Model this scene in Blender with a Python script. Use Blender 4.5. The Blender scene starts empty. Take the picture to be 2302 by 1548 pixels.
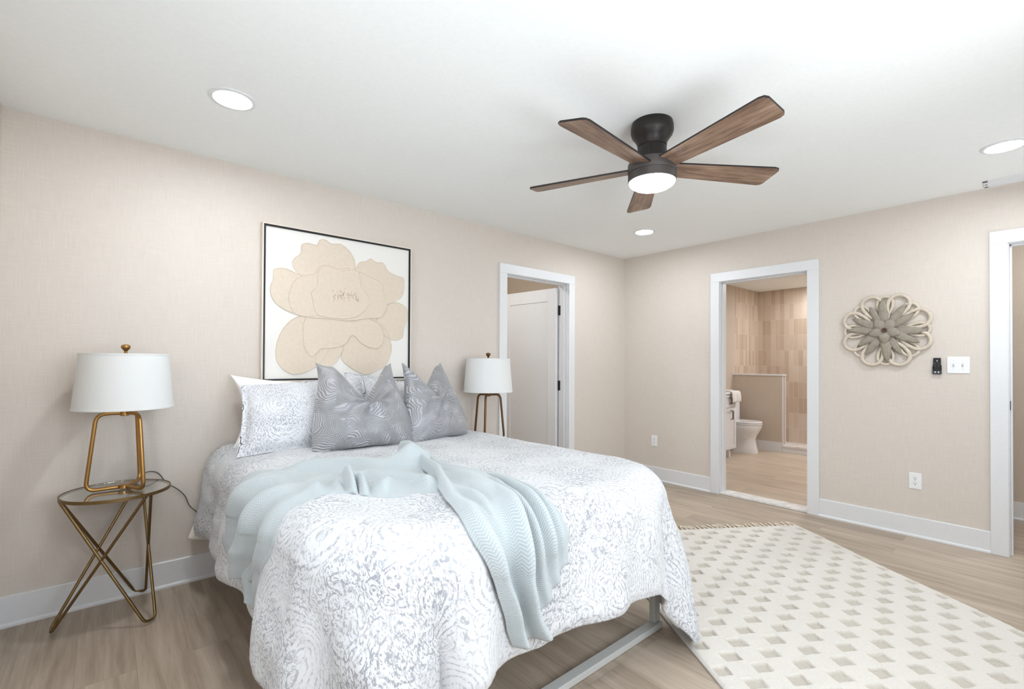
import bpy, bmesh, math, random
import numpy as np
from mathutils import Vector, Matrix, noise as mnoise

random.seed(7)
scene = bpy.context.scene
COL = scene.collection
pi = math.pi

# ------------------------------------------------------------------ camera
F_PX, W_PX = 1056.26, 2302.0
YAW, PITCH, ROLL = 0.860492, 0.0095904, 0.0049799
cam_d = bpy.data.cameras.new('camera')
cam = bpy.data.objects.new('camera', cam_d)
COL.objects.link(cam)
cam_d.sensor_fit = 'HORIZONTAL'
cam_d.sensor_width = 36.0
cam_d.lens = F_PX / W_PX * 36.0
cam_d.shift_y = (805.82 - 774.0) / W_PX
cam_d.clip_start = 0.05
cam_d.clip_end = 60
_f = Vector((math.cos(YAW) * math.cos(PITCH), math.sin(YAW) * math.cos(PITCH), math.sin(PITCH)))
_r = Vector((math.sin(YAW), -math.cos(YAW), 0.0))
_u = _r.cross(_f)
_r2 = _r * math.cos(ROLL) + _u * math.sin(ROLL)
_u2 = _u * math.cos(ROLL) - _r * math.sin(ROLL)
cam.matrix_world = Matrix(((_r2.x, _u2.x, -_f.x, -4.47168), (_r2.y, _u2.y, -_f.y, -3.22736), (_r2.z, _u2.z, -_f.z, 1.24671), (0, 0, 0, 1)))
scene.camera = cam

# ------------------------------------------------------------------ world, colour management
world = bpy.data.worlds.new('world')
scene.world = world
world.use_nodes = True
world.node_tree.nodes['Background'].inputs[0].default_value = (0.75, 0.85, 1.0, 1)
world.node_tree.nodes['Background'].inputs[1].default_value = 0.6
scene.view_settings.view_transform = 'Standard'
scene.view_settings.look = 'None'
scene.view_settings.gamma = 1.0
scene.view_settings.use_curve_mapping = False
scene.view_settings.exposure = 0.97
try:
    scene.cycles.max_bounces = 9
    scene.cycles.diffuse_bounces = 6
    scene.cycles.sample_clamp_indirect = 6.0
    scene.cycles.caustics_reflective = False
    scene.cycles.caustics_refractive = False
except Exception:
    pass

# ------------------------------------------------------------------ daylight (through the two windows behind the camera)
def area_light(name, loc, aim, sx, sy, power, color):
    d = bpy.data.lights.new(name, 'AREA')
    d.shape = 'RECTANGLE'; d.size = sx; d.size_y = sy
    d.energy = power; d.color = color
    o = bpy.data.objects.new(name, d)
    COL.objects.link(o)
    o.location = loc
    o.rotation_euler = Vector(aim).to_track_quat('-Z', 'Y').to_euler()
    return o
DAY = (0.86, 0.94, 1.0)
area_light('window_daylight', (-3.25, -3.99, 1.40), (0, 1, 0), 1.70, 1.30, 24, DAY)
area_light('window_daylight', (-0.95, -3.99, 1.40), (0, 1, 0), 1.10, 1.30, 3, DAY)
area_light('window_daylight', (-5.02, -2.55, 1.40), (1, 0, 0), 1.30, 1.30, 10, DAY)
# unseen fill lamp outside, added to brighten the ceiling like ground bounce
area_light('ceiling_fill', (-3.4, -5.5, -0.25), (0, 0.85, 1.0), 4.0, 1.6, 42, (0.95, 0.98, 1.0))
CAN_E = 96.0
DOME_E = 14.0
BATH_E = 150.0

# ------------------------------------------------------------------ materials
def srgb(r, g, b):
    def f(c):
        c /= 255.0
        return c / 12.92 if c <= 0.04045 else ((c + 0.055) / 1.055) ** 2.4
    return (f(r), f(g), f(b), 1.0)

class NT:
    def __init__(s, name):
        s.m = bpy.data.materials.new(name); s.m.use_nodes = True
        s.t = s.m.node_tree; s.n = s.t.nodes
        s.b = s.n['Principled BSDF']; s.out = s.n['Material Output']
    def add(s, kind, **kw):
        n = s.n.new(kind)
        for k, v in kw.items(): setattr(n, k, v)
        return n
    def link(s, a, b): s.t.links.new(a, b)
    def val(s, sock, v):
        if hasattr(v, 'is_output') or isinstance(v, bpy.types.NodeSocket): s.link(v, sock)
        else: sock.default_value = v
    def math(s, op, a, b=None, clamp=False):
        n = s.add('ShaderNodeMath', operation=op); n.use_clamp = clamp
        s.val(n.inputs[0], a)
        if b is not None: s.val(n.inputs[1], b)
        return n.outputs[0]
    def vmath(s, op, a, b=None):
        n = s.add('ShaderNodeVectorMath', operation=op)
        s.val(n.inputs[0], a)
        if b is not None: s.val(n.inputs[1], b)
        return n.outputs[0]
    def coord(s, kind='Object'):
        return s.add('ShaderNodeTexCoord').outputs[kind]
    def mapping(s, vec, scale=(1, 1, 1), rot=(0, 0, 0), loc=(0, 0, 0)):
        n = s.add('ShaderNodeMapping')
        s.link(vec, n.inputs['Vector'])
        n.inputs['Scale'].default_value = scale; n.inputs['Rotation'].default_value = rot; n.inputs['Location'].default_value = loc
        return n.outputs[0]
    def noise(s, vec, scale=5, detail=4, rough=0.55, dist=0.0):
        n = s.add('ShaderNodeTexNoise')
        s.link(vec, n.inputs['Vector'])
        n.inputs['Scale'].default_value = scale; n.inputs['Detail'].default_value = detail
        n.inputs['Roughness'].default_value = rough; n.inputs['Distortion'].default_value = dist
        return n
    def ramp(s, fac, stops):
        n = s.add('ShaderNodeValToRGB')
        s.link(fac, n.inputs[0])
        el = n.color_ramp.elements
        while len(el) < len(stops): el.new(0.5)
        for e, (p, c) in zip(el, stops):
            e.position = p; e.color = c
        return n.outputs[0]
    def mix(s, fac, a, b, blend='MIX'):
        n = s.add('ShaderNodeMix', data_type='RGBA', blend_type=blend)
        s.val(n.inputs[0], fac); s.val(n.inputs[6], a); s.val(n.inputs[7], b)
        return n.outputs[2]
    def maprange(s, v, a, b, c=0.0, d=1.0):
        n = s.add('ShaderNodeMapRange')
        s.link(v, n.inputs[0])
        for i, x in enumerate((a, b, c, d)): n.inputs[1 + i].default_value = x
        return n.outputs[0]
    def bump(s, h, strength=0.2, dist=0.01):
        n = s.add('ShaderNodeBump')
        n.inputs['Strength'].default_value = strength; n.inputs['Distance'].default_value = dist
        s.link(h, n.inputs['Height']); s.link(n.outputs[0], s.b.inputs['Normal'])
    def base(s, v): s.val(s.b.inputs['Base Color'], v)
    def set(s, **kw):
        names = dict(rough='Roughness', metal='Metallic', spec='Specular IOR Level', sheen='Sheen Weight', trans='Transmission Weight', ior='IOR', coat='Coat Weight', sub='Subsurface Weight')
        for k, v in kw.items(): s.b.inputs[names[k]].default_value = v
        return s

def plain(name, col, rough=0.5, metal=0.0, spec=0.5, grain=0.0, gscale=60):
    t = NT(name); t.set(rough=rough, metal=metal, spec=spec)
    v = t.noise(t.coord(), gscale, 3)
    k = max(grain, 0.015)
    c1 = tuple(min(1, x * (1 + k)) for x in col[:3]) + (1,)
    c2 = tuple(x * (1 - k) for x in col[:3]) + (1,)
    t.base(t.ramp(v.outputs[0], [(0.3, c2), (0.7, c1)]))
    if grain > 0: t.bump(v.outputs[0], 0.15, 0.002)
    return t.m

def emit(name, col, strength):
    t = NT(name)
    t.b.inputs['Base Color'].default_value = (0.9, 0.9, 0.9, 1)
    t.b.inputs['Emission Color'].default_value = col
    t.b.inputs['Emission Strength'].default_value = strength
    return t.m

def wallpaper(name, col):
    t = NT(name); t.set(rough=0.75, spec=0.25)
    co = t.coord()
    a = t.noise(t.mapping(co, (260, 260, 9)), 1.0, 3, 0.6)
    b = t.noise(t.mapping(co, (9, 9, 300)), 1.0, 3, 0.6)
    h = t.math('MULTIPLY', t.math('ADD', a.outputs[0], b.outputs[0]), 0.5)
    lo = tuple(x * 0.945 for x in col[:3]) + (1,); hi = tuple(min(1, x * 1.05) for x in col[:3]) + (1,)
    t.base(t.ramp(h, [(0.36, lo), (0.64, hi)]))
    t.bump(h, 0.12, 0.002)
    return t.m

def planks(name, cols, length=1.25, width=0.19, rough=0.42, grain=1.0):
    t = NT(name); t.set(rough=rough, spec=0.35)
    co = t.coord()
    v = t.mapping(co, (1, 1, 1), (0, 0, pi / 2))
    br = t.add('ShaderNodeTexBrick')
    t.link(v, br.inputs['Vector'])
    br.offset = 0.37; br.offset_frequency = 2; br.squash = 1.0
    for k, x in (('Scale', 1.0), ('Mortar Size', 0.0012), ('Mortar Smooth', 0.2), ('Bias', 0.0), ('Brick Width', length), ('Row Height', width)):
        br.inputs[k].default_value = x
    br.inputs['Color1'].default_value = (0, 0, 0, 1); br.inputs['Color2'].default_value = (1, 1, 1, 1); br.inputs['Mortar'].default_value = (0.5, 0.5, 0.5, 1)
    sh = t.vmath('MULTIPLY', br.outputs['Color'], (3.1, 7.3, 5.0))
    v2 = t.vmath('ADD', v, sh)
    g1 = t.noise(t.mapping(v2, (1.3, 22, 1)), 1.0, 6, 0.62, 0.4)
    g2 = t.noise(t.mapping(v2, (0.8, 5.0, 1)), 1.0, 4, 0.6, 1.4)
    g3 = t.noise(t.mapping(v2, (6, 130, 1)), 1.0, 3, 0.6)
    f = t.math('ADD', t.math('MULTIPLY', g1.outputs[0], 0.5), t.math('ADD', t.math('MULTIPLY', g2.outputs[0], 0.38), t.math('MULTIPLY', g3.outputs[0], 0.12)))
    c = t.ramp(f, [(0.30, cols[0]), (0.46, cols[1]), (0.62, cols[2])])
    tone = t.math('MULTIPLY', t.math('SUBTRACT', br.outputs['Color'], 0.5), 0.16)
    c = t.mix(1.0, c, t.math('ADD', tone, 1.0), 'MULTIPLY')
    c = t.mix(t.math('MULTIPLY', br.outputs['Fac'], 0.45), c, cols[0])
    t.base(c)
    t.bump(t.math('SUBTRACT', g3.outputs[0], br.outputs['Fac']), 0.06, 0.002)
    return t.m

M = {}
M['wall'] = wallpaper('beige_linen_wallpaper', srgb(213, 204, 195))
M['hall'] = wallpaper('hall_beige_paint', srgb(200, 187, 172))
M['closet'] = plain('closet_beige_paint', srgb(205, 190, 172), 0.7)
M['ceil'] = plain('ceiling_white_paint', srgb(241, 243, 242), 0.85, spec=0.2)
M['trim'] = plain('trim_white_paint', srgb(224, 225, 227), 0.38)
M['door'] = plain('door_white_paint', srgb(226, 226, 226), 0.4)
M['floor'] = planks('greige_vinyl_plank', [srgb(132, 116, 100), srgb(164, 148, 131), srgb(188, 173, 157)])
M['bathfloor'] = planks('pale_oak_plank', [srgb(170, 152, 132), srgb(194, 177, 157), srgb(209, 195, 177)], 1.2, 0.2, 0.4)
M['black'] = plain('black_metal', srgb(24, 22, 21), 0.4, 0.3)
M['blackgloss'] = plain('black_plastic', srgb(18, 17, 17), 0.25)
M['plastic'] = plain('white_plastic', srgb(236, 237, 238), 0.35)
M['toggle'] = plain('grey_white_plastic', srgb(205, 206, 208), 0.35)
M['slot'] = plain('dark_slot', srgb(60, 58, 56), 0.6)
M['steel'] = plain('satin_nickel', srgb(190, 190, 190), 0.3, 1.0)
M['brass'] = plain('aged_brass', srgb(178, 136, 82), 0.34, 1.0, grain=0.05, gscale=40)
M['bronze'] = plain('antique_bronze', srgb(136, 112, 76), 0.38, 1.0, grain=0.06, gscale=40)
M['bronze2'] = plain('brown_bronze', srgb(116, 84, 56), 0.4, 0.9, grain=0.05, gscale=40)
M['shade'] = plain('white_lamp_shade_linen', srgb(222, 223, 222), 0.8, spec=0.2, grain=0.02, gscale=300)
M['shadein'] = plain('shade_lining', srgb(150, 148, 142), 0.8)
M['cord'] = plain('grey_cord', srgb(92, 86, 78), 0.6)
M['fanmetal'] = plain('fan_bronze_black', srgb(38, 33, 31), 0.42, 0.35)
M['fanhouse'] = plain('fan_dark_bronze', srgb(74, 68, 66), 0.45, 0.3)
M['dome'] = emit('opal_light_dome', (0.94, 1.0, 1.05, 1), DOME_E)
M['lens'] = emit('led_lens', (0.94, 1.0, 1.05, 1), CAN_E)
M['bathlens'] = emit('bath_led_lens', (0.98, 0.98, 1.0, 1), BATH_E)
M['bathlens2'] = emit('bath_led_lens_bright', (0.98, 0.98, 1.0, 1), BATH_E * 1.5)
M['closetfill'] = emit('closet_fill_lens', (0.96, 0.99, 1.02, 1), 55.0)  # glow of the added closet fill dome
M['porcelain'] = plain('white_porcelain', srgb(236, 236, 238), 0.12)
M['vanity'] = plain('vanity_white_paint', srgb(228, 229, 232), 0.4)
M['marble'] = None
M['rail'] = plain('light_grey_painted_steel', srgb(196, 198, 196), 0.4)
M['sheet'] = plain('cream_cotton', srgb(238, 234, 226), 0.85, spec=0.15, grain=0.02, gscale=120)
M['mattress'] = plain('white_ticking', srgb(232, 231, 228), 0.85, spec=0.15)
M['whitepillow'] = plain('white_cotton', srgb(242, 240, 237), 0.85, spec=0.15, grain=0.02, gscale=120)
M['canvas'] = plain('white_canvas', srgb(233, 230, 225), 0.8, spec=0.15, grain=0.02, gscale=300)
M['plaster'] = plain('tan_plaster_relief', srgb(218, 204, 187), 0.85, spec=0.15, grain=0.03, gscale=50)
M['stamen'] = plain('brown_paint', srgb(164, 140, 114), 0.8)
M['framewhite'] = plain('pale_wood_edge', srgb(224, 214, 202), 0.6)
M['leafgrey'] = plain('grey_wash_wood', srgb(150, 142, 128), 0.75, grain=0.12, gscale=35)
M['lacecream'] = plain('cream_wash_wood', srgb(206, 194, 178), 0.75, grain=0.10, gscale=35)
M['button'] = plain('dark_brown_wood', srgb(84, 62, 46), 0.6)
M['towel'] = plain('white_terry', srgb(232, 230, 226), 0.95, spec=0.1, grain=0.08, gscale=200)
M['fringe'] = plain('cream_wool_fringe', srgb(226, 216, 200), 0.95, spec=0.1, grain=0.05, gscale=200)
M['toe'] = plain('dark_gap', srgb(70, 62, 54), 0.8)

def marble():
    t = NT('white_marble'); t.set(rough=0.2)
    n = t.noise(t.coord(), 3.5, 4, 0.5, 1.0)
    t.base(t.ramp(n.outputs[0], [(0.42, srgb(238, 236, 234)), (0.5, srgb(222, 220, 218)), (0.56, srgb(240, 238, 236))]))
    return t.m
M['marble'] = marble()

def tile(name, axis):
    t = NT(name); t.set(rough=0.25, spec=0.5)
    co = t.coord()
    # put the wall's horizontal and vertical on the brick texture's y and x: upright tiles
    rot = (0, -pi / 2, 0) if axis == 'x' else (0, 0, 0)
    sep = t.add('ShaderNodeSeparateXYZ'); t.link(co, sep.inputs[0])
    com = t.add('ShaderNodeCombineXYZ')
    t.link(sep.outputs['Z'], com.inputs['X']); t.link(sep.outputs['Y' if axis == 'x' else 'X'], com.inputs['Y'])
    br = t.add('ShaderNodeTexBrick'); t.link(com.outputs[0], br.inputs['Vector'])
    br.offset = 0.0
    for k, x in (('Scale', 1.0), ('Mortar Size', 0.0018), ('Mortar Smooth', 0.1), ('Bias', 0.0), ('Brick Width', 0.245), ('Row Height', 0.066)):
        br.inputs[k].default_value = x
    br.inputs['Color1'].default_value = (0, 0, 0, 1); br.inputs['Color2'].default_value = (1, 1, 1, 1)
    br.inputs['Mortar'].default_value = (0.5, 0.5, 0.5, 1)
    n = t.noise(t.mapping(co, (30, 30, 6)), 1.0, 4)
    f = t.math('ADD', t.math('MULTIPLY', br.outputs['Color'], 0.7), t.math('MULTIPLY', n.outputs[0], 0.3))
    c = t.ramp(f, [(0.05, srgb(186, 165, 145)), (0.5, srgb(202, 185, 167)), (0.95, srgb(216, 203, 189))])
    t.base(t.mix(br.outputs['Fac'], c, srgb(216, 200, 180)))
    t.bump(t.math('SUBTRACT', t.math('MULTIPLY', n.outputs[0], 0.3), br.outputs['Fac']), 0.25, 0.003)
    return t.m
M['tilex'] = tile('blush_upright_tile', 'x')
M['tiley'] = tile('blush_upright_tile_return', 'y')

def damask(name, white, grey, amount, scale=1.0):
    """printed scroll pattern on white cotton, laid out in the fabric's own coordinates"""
    t = NT(name); t.set(rough=0.85, spec=0.15, sheen=0.1)
    uv = t.coord('UV')
    w1 = t.noise(uv, 6.0 * scale, 3, 0.5)
    wv = t.vmath('MULTIPLY', t.vmath('SUBTRACT', w1.outputs['Color'], (0.5, 0.5, 0.5)), (0.085 / scale,) * 3)
    p = t.vmath('ADD', uv, wv)
    # ogee medallions: rings round lattice points
    vo = t.add('ShaderNodeTexVoronoi'); t.link(p, vo.inputs['Vector']); vo.inputs['Scale'].default_value = 4.6 * scale; vo.inputs['Randomness'].default_value = 0.55
    ring = t.math('SINE', t.math('MULTIPLY', vo.outputs['Distance'], 88.0))
    vo2 = t.add('ShaderNodeTexVoronoi'); t.link(p, vo2.inputs['Vector']); vo2.inputs['Scale'].default_value = 24 * scale; vo2.inputs['Randomness'].default_value = 1.0
    ring2 = t.math('SINE', t.math('MULTIPLY', vo2.outputs['Distance'], 21.0))
    # short brush strokes break every line up
    h1 = t.noise(p, 105 * scale, 2, 0.5, 1.0)
    h4 = t.noise(t.mapping(p, (1, 0.45, 1), (0, 0, 0.6)), 190 * scale, 2, 0.5, 0.4)
    h2 = t.noise(p, 8 * scale, 3, 0.55)
    h3 = t.noise(uv, 3.0 * scale, 3, 0.55)
    line1 = t.maprange(ring, 0.35, 0.75)
    line2 = t.maprange(ring2, 0.35, 0.70)
    hatch = t.maprange(h4.outputs[0], 0.53, 0.60)
    sel = t.maprange(h2.outputs[0], 0.46, 0.54)
    pat = t.add('ShaderNodeMix', data_type='FLOAT')
    t.link(sel, pat.inputs[0]); t.link(line2, pat.inputs[2]); t.link(line1, pat.inputs[3])
    k = t.math('MULTIPLY', pat.outputs[0], t.maprange(h1.outputs[0], 0.45, 0.52, 0.12, 1.0))
    k = t.math('MAXIMUM', k, t.math('MULTIPLY', hatch, t.maprange(h3.outputs[0], 0.40, 0.58, 0.15, 0.9)))
    k = t.math('MULTIPLY', k, t.maprange(h3.outputs[0], 0.34, 0.60, 0.50, 1.0))
    t.base(t.mix(t.math('MULTIPLY', k, amount), white, grey))
    t.bump(t.math('ADD', t.noise(uv, 420, 2).outputs[0], t.math('MULTIPLY', k, -0.8)), 0.18, 0.003)
    return t.m
M['duvet'] = damask('damask_duvet_cotton', srgb(211, 212, 214), srgb(122, 123, 133), 0.74)
M['sham'] = damask('damask_sham_cotton', srgb(220, 221, 224), srgb(128, 129, 140), 0.72, 1.25)

def feather(name, dark, light):
    t = NT(name); t.set(rough=0.40, spec=0.6, sheen=0.3, metal=0.25)
    uv = t.coord('UV')
    w = t.noise(uv, 7, 2)
    p = t.vmath('ADD', uv, t.vmath('MULTIPLY', t.vmath('SUBTRACT', w.outputs['Color'], (0.5, 0.5, 0.5)), (0.07, 0.07, 0.07)))
    vo = t.add('ShaderNodeTexVoronoi'); t.link(p, vo.inputs['Vector']); vo.inputs['Scale'].default_value = 9.0
    sep = t.add('ShaderNodeSeparateColor'); t.link(vo.outputs['Color'], sep.inputs[0])
    ang = t.math('MULTIPLY', sep.outputs[0], 2 * pi)
    sx = t.add('ShaderNodeSeparateXYZ'); t.link(p, sx.inputs[0])
    d = t.math('ADD', t.math('MULTIPLY', sx.outputs[0], t.math('COSINE', ang)), t.math('MULTIPLY', sx.outputs[1], t.math('SINE', ang)))
    bend = t.math('MULTIPLY', vo.outputs['Distance'], 1.1)
    ln = t.math('SINE', t.math('MULTIPLY', t.math('ADD', d, t.math('MULTIPLY', bend, 0.06)), 640.0))
    m = t.maprange(ln, -0.6, 0.9)
    big = t.noise(uv, 3, 2)
    m2 = t.math('MULTIPLY', m, t.maprange(big.outputs[0], 0.36, 0.60, 0.25, 1.0))
    t.base(t.mix(m2, dark, light))
    t.bump(m2, 0.9, 0.006)
    return t.m
M['feather'] = feather('silver_feather_velvet', srgb(146, 146, 150), srgb(198, 198, 202))

def knit(name, lo, hi):
    t = NT(name); t.set(rough=0.9, spec=0.1, sheen=0.3)
    uv = t.coord('UV')
    s = t.add('ShaderNodeSeparateXYZ'); t.link(uv, s.inputs[0])
    zig = t.math('PINGPONG', t.math('MULTIPLY', s.outputs[0], 1.0), 0.009)
    l = t.math('SINE', t.math('MULTIPLY', t.math('ADD', s.outputs[1], zig), 2 * pi / 0.0075))
    n = t.noise(uv, 300, 3)
    f = t.math('ADD', t.math('MULTIPLY', l, 0.5), n.outputs[0])
    t.base(t.mix(t.maprange(f, 0.0, 1.0), lo, hi))
    t.bump(f, 0.3, 0.002)
    return t.m
M['blanket'] = knit('aqua_knit', srgb(168, 176, 179), srgb(188, 195, 197))

def rugmat(name):
    t = NT(name); t.set(rough=0.95, spec=0.1, sheen=0.25)
    at = t.add('ShaderNodeAttribute'); at.attribute_name = 'low_pile'
    n = t.noise(t.coord(), 170, 4); n2 = t.noise(t.coord(), 9, 3)
    ivory = t.mix(n.outputs[0], srgb(198, 192, 183), srgb(224, 219, 212))
    tan = t.mix(n.outputs[0], srgb(172, 163, 150), srgb(200, 193, 182))
    t.base(t.mix(at.outputs['Fac'], ivory, tan))
    t.bump(t.math('ADD', n.outputs[0], n2.outputs[0]), 0.35, 0.004)
    return t.m
M['rug'] = rugmat('ivory_wool_pile')

def bladewood(name):
    t = NT(name); t.set(rough=0.45, spec=0.4)
    co = t.coord()
    a = t.noise(t.mapping(co, (5, 70, 70)), 1.0, 5, 0.65, 0.6)
    b = t.noise(t.mapping(co, (2.2, 16, 16)), 1.0, 4, 0.6, 1.5)
    f = t.math('ADD', t.math('MULTIPLY', a.outputs[0], 0.55), t.math('MULTIPLY', b.outputs[0], 0.45))
    t.base(t.ramp(f, [(0.34, srgb(74, 54, 43)), (0.46, srgb(122, 97, 80)), (0.62, srgb(158, 132, 112))]))
    t.bump(a.outputs[0], 0.1, 0.002)
    return t.m
M['blade'] = bladewood('grey_walnut_blade')

def glassmat():
    t = NT('clear_table_glass')
    t.b.inputs['Base Color'].default_value = (0.93, 0.97, 0.95, 1)
    t.set(rough=0.02, trans=1.0, ior=1.45)
    return t.m
M['glass'] = glassmat()
def panemat():
    t = NT('window_pane_glass')
    t.b.inputs['Base Color'].default_value = (1, 1, 1, 1)
    t.set(rough=0.0, trans=1.0, ior=1.05)
    return t.m
M['pane'] = panemat()

# ------------------------------------------------------------------ mesh helpers
class MB:
    """collects vertices and faces for ONE mesh object"""
    def __init__(s): s.v = []; s.f = []; s.mi = []; s.uv = None
    def addv(s, pts):
        k = len(s.v); s.v.extend([tuple(map(float, p)) for p in pts]); return k
    def face(s, idx, mi=0): s.f.append(tuple(idx)); s.mi.append(mi)
    def box(s, x0, x1, y0, y1, z0, z1, mi=0):
        x0, x1 = sorted((x0, x1)); y0, y1 = sorted((y0, y1)); z0, z1 = sorted((z0, z1))
        k = s.addv([(x0, y0, z0), (x1, y0, z0), (x1, y1, z0), (x0, y1, z0), (x0, y0, z1), (x1, y0, z1), (x1, y1, z1), (x0, y1, z1)])
        for q in ((3, 2, 1, 0), (4, 5, 6, 7), (0, 1, 5, 4), (1, 2, 6, 5), (2, 3, 7, 6), (3, 0, 4, 7)):
            s.face([k + i for i in q], mi)
        return s
    def prism(s, pts, axis_from, axis_to, fn, mi=0, side_mi=None):
        """pts: outline (a,b); fn(a,b,t)->xyz; closed prism from t=axis_from to axis_to"""
        n = len(pts)
        k = s.addv([fn(a, b, axis_from) for a, b in pts]); k2 = s.addv([fn(a, b, axis_to) for a, b in pts])
        s.face([k + i for i in range(n)][::-1], mi); s.face([k2 + i for i in range(n)], mi)
        for i in range(n):
            j = (i + 1) % n
            s.face((k + i, k + j, k2 + j, k2 + i), mi if side_mi is None else side_mi)
        return s
    def lathe(s, prof, c=(0, 0, 0), n=40, mi=0, close_top=True, close_bottom=True, axis='z'):
        """prof: list of (r, z) bottom to top"""
        rings = []
        for r, z in prof:
            ring = []
            for i in range(n):
                a = 2 * pi * i / n
                if axis == 'z': p = (c[0] + r * math.cos(a), c[1] + r * math.sin(a), c[2] + z)
                elif axis == 'x': p = (c[0] + z, c[1] + r * math.cos(a), c[2] + r * math.sin(a))
                else: p = (c[0] + r * math.sin(a), c[1] + z, c[2] + r * math.cos(a))
                ring.append(p)
            rings.append(s.addv(ring))
        for a, b in zip(rings[:-1], rings[1:]):
            for i in range(n):
                j = (i + 1) % n
                s.face((a + i, a + j, b + j, b + i), mi)
        if close_bottom: s.face([rings[0] + i for i in range(n)][::-1], mi)
        if close_top: s.face([rings[-1] + i for i in range(n)], mi)
        return s
    def tube(s, pts, r, n=12, closed=False, mi=0, radii=None, flat=1.0):
        P = [Vector(p) for p in pts]; m = len(P)
        prev = None; rings = []
        for i in range(m):
            if closed: t = P[(i + 1) % m] - P[(i - 1) % m]
            else: t = P[min(i + 1, m - 1)] - P[max(i - 1, 0)]
            t.normalize()
            if prev is None:
                a = Vector((0, 0, 1)) if abs(t.z) < 0.9 else Vector((1, 0, 0))
                nrm = t.cross(a).normalized()
            else:
                nrm = (prev - t * prev.dot(t)).normalized()
            prev = nrm; bn = t.cross(nrm)
            rr = radii[i] if radii else r
            rings.append(s.addv([P[i] + (nrm * math.cos(2 * pi * k / n) + bn * math.sin(2 * pi * k / n) * flat) * rr for k in range(n)]))
        cnt = m if closed else m - 1
        for i in range(cnt):
            a, b = rings[i], rings[(i + 1) % m]
            for k in range(n):
                j = (k + 1) % n
                s.face((a + k, a + j, b + j, b + k), mi)
        if not closed:
            s.face([rings[0] + k for k in range(n)][::-1], mi); s.face([rings[-1] + k for k in range(n)], mi)
        return s
    def grid(s, P, mi=0, uv=None, flip=False):
        """P: array (a,b,3)"""
        a, b = P.shape[:2]
        k = s.addv(P.reshape(-1, 3))
        if uv is not None:
            if s.uv is None: s.uv = []
            s.uv.extend([tuple(q) for q in uv.reshape(-1, 2)])
        for i in range(a - 1):
            for j in range(b - 1):
                q = (k + i * b + j, k + i * b + j + 1, k + (i + 1) * b + j + 1, k + (i + 1) * b + j)
                s.face(q[::-1] if flip else q, mi)
        return s
    def build(s, name, mat, parent=None, origin=(0, 0, 0), smooth=35, bevel=0.0, bevel_seg=2, fix=True):
        o0 = Vector(origin)
        me = bpy.data.meshes.new(name)
        me.from_pydata([tuple(Vector(p) - o0) for p in s.v], [], s.f)
        mats = mat if isinstance(mat, (list, tuple)) else [mat]
        for m in mats: me.materials.append(M[m] if isinstance(m, str) else m)
        if len(mats) > 1: me.polygons.foreach_set('material_index', s.mi)
        if s.uv is not None:
            uvl = me.uv_layers.new(name='fabric')
            li = np.zeros(len(me.loops), dtype=np.int32); me.loops.foreach_get('vertex_index', li)
            uvl.data.foreach_set('uv', np.array(s.uv, dtype=np.float32)[li].ravel())
        if fix:
            bm = bmesh.new(); bm.from_mesh(me)
            bmesh.ops.recalc_face_normals(bm, faces=bm.faces)
            bm.to_mesh(me); bm.free()
        if smooth:
            me.polygons.foreach_set('use_smooth', [True] * len(me.polygons))
            me.set_sharp_from_angle(angle=math.radians(smooth))
        me.update()
        o = bpy.data.objects.new(name, me)
        COL.objects.link(o)
        if parent is None: o.location = o0
        else: o.parent = parent
        if bevel > 0:
            bv = o.modifiers.new('edge', 'BEVEL'); bv.width = bevel; bv.segments = bevel_seg; bv.limit_method = 'ANGLE'; bv.angle_limit = math.radians(40)
        return o

def thing(name, label, cat, loc, rotz=0.0, group=None):
    o = bpy.data.objects.new(name, None); COL.objects.link(o)
    o.empty_display_size = 0.05
    o.location = loc; o.rotation_euler = (0, 0, rotz)
    o['label'] = label; o['category'] = cat
    if group: o['group'] = group
    return o
def tag(o, label, cat, group=None):
    o['label'] = label; o['category'] = cat
    if group: o['group'] = group
    return o
def struct(o, label=None):
    o['kind'] = 'structure'
    if label: o['label'] = label
    return o
def copy_tree(o, parent=None):
    c = o.copy(); COL.objects.link(c)
    if parent is not None: c.parent = parent
    for ch in list(o.children): copy_tree(ch, c)
    return c
def arc(c, r, a0, a1, n, plane):
    return [plane(c[0] + r * math.cos(a0 + (a1 - a0) * i / n), c[1] + r * math.sin(a0 + (a1 - a0) * i / n)) for i in range(n + 1)]
def round_poly(pts, rad, seg=6, closed=True):
    """fillet the corners of a polyline of 3-D points"""
    P = [Vector(p) for p in pts]; m = len(P); out = []
    for i in range(m):
        if not closed and i in (0, m - 1): out.append(P[i]); continue
        a, b, c = P[(i - 1) % m], P[i], P[(i + 1) % m]
        d1 = (a - b); d2 = (c - b)
        r = min(rad, d1.length * 0.49, d2.length * 0.49)
        p1 = b + d1.normalized() * r; p2 = b + d2.normalized() * r
        for k in range(seg + 1):
            t = k / seg
            out.append(p1 * (1 - t) ** 2 + b * 2 * t * (1 - t) + p2 * t * t)
    return out
def catmull(pts, n):
    P = np.array(pts, float); m = len(P)
    d = np.r_[0, np.cumsum(np.linalg.norm(np.diff(P, axis=0), axis=1))]; d /= d[-1]
    s = np.linspace(0, 1, n)
    out = np.zeros((n, P.shape[1]))
    T = np.gradient(P, d, axis=0)
    idx = np.clip(np.searchsorted(d, s, side='right') - 1, 0, m - 2)
    h = d[idx + 1] - d[idx]; t = ((s - d[idx]) / h)[:, None]; h = h[:, None]
    out = (2 * t**3 - 3 * t**2 + 1) * P[idx] + (t**3 - 2 * t**2 + t) * h * T[idx] + (-2 * t**3 + 3 * t**2) * P[idx + 1] + (t**3 - t**2) * h * T[idx + 1]
    return out
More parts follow.
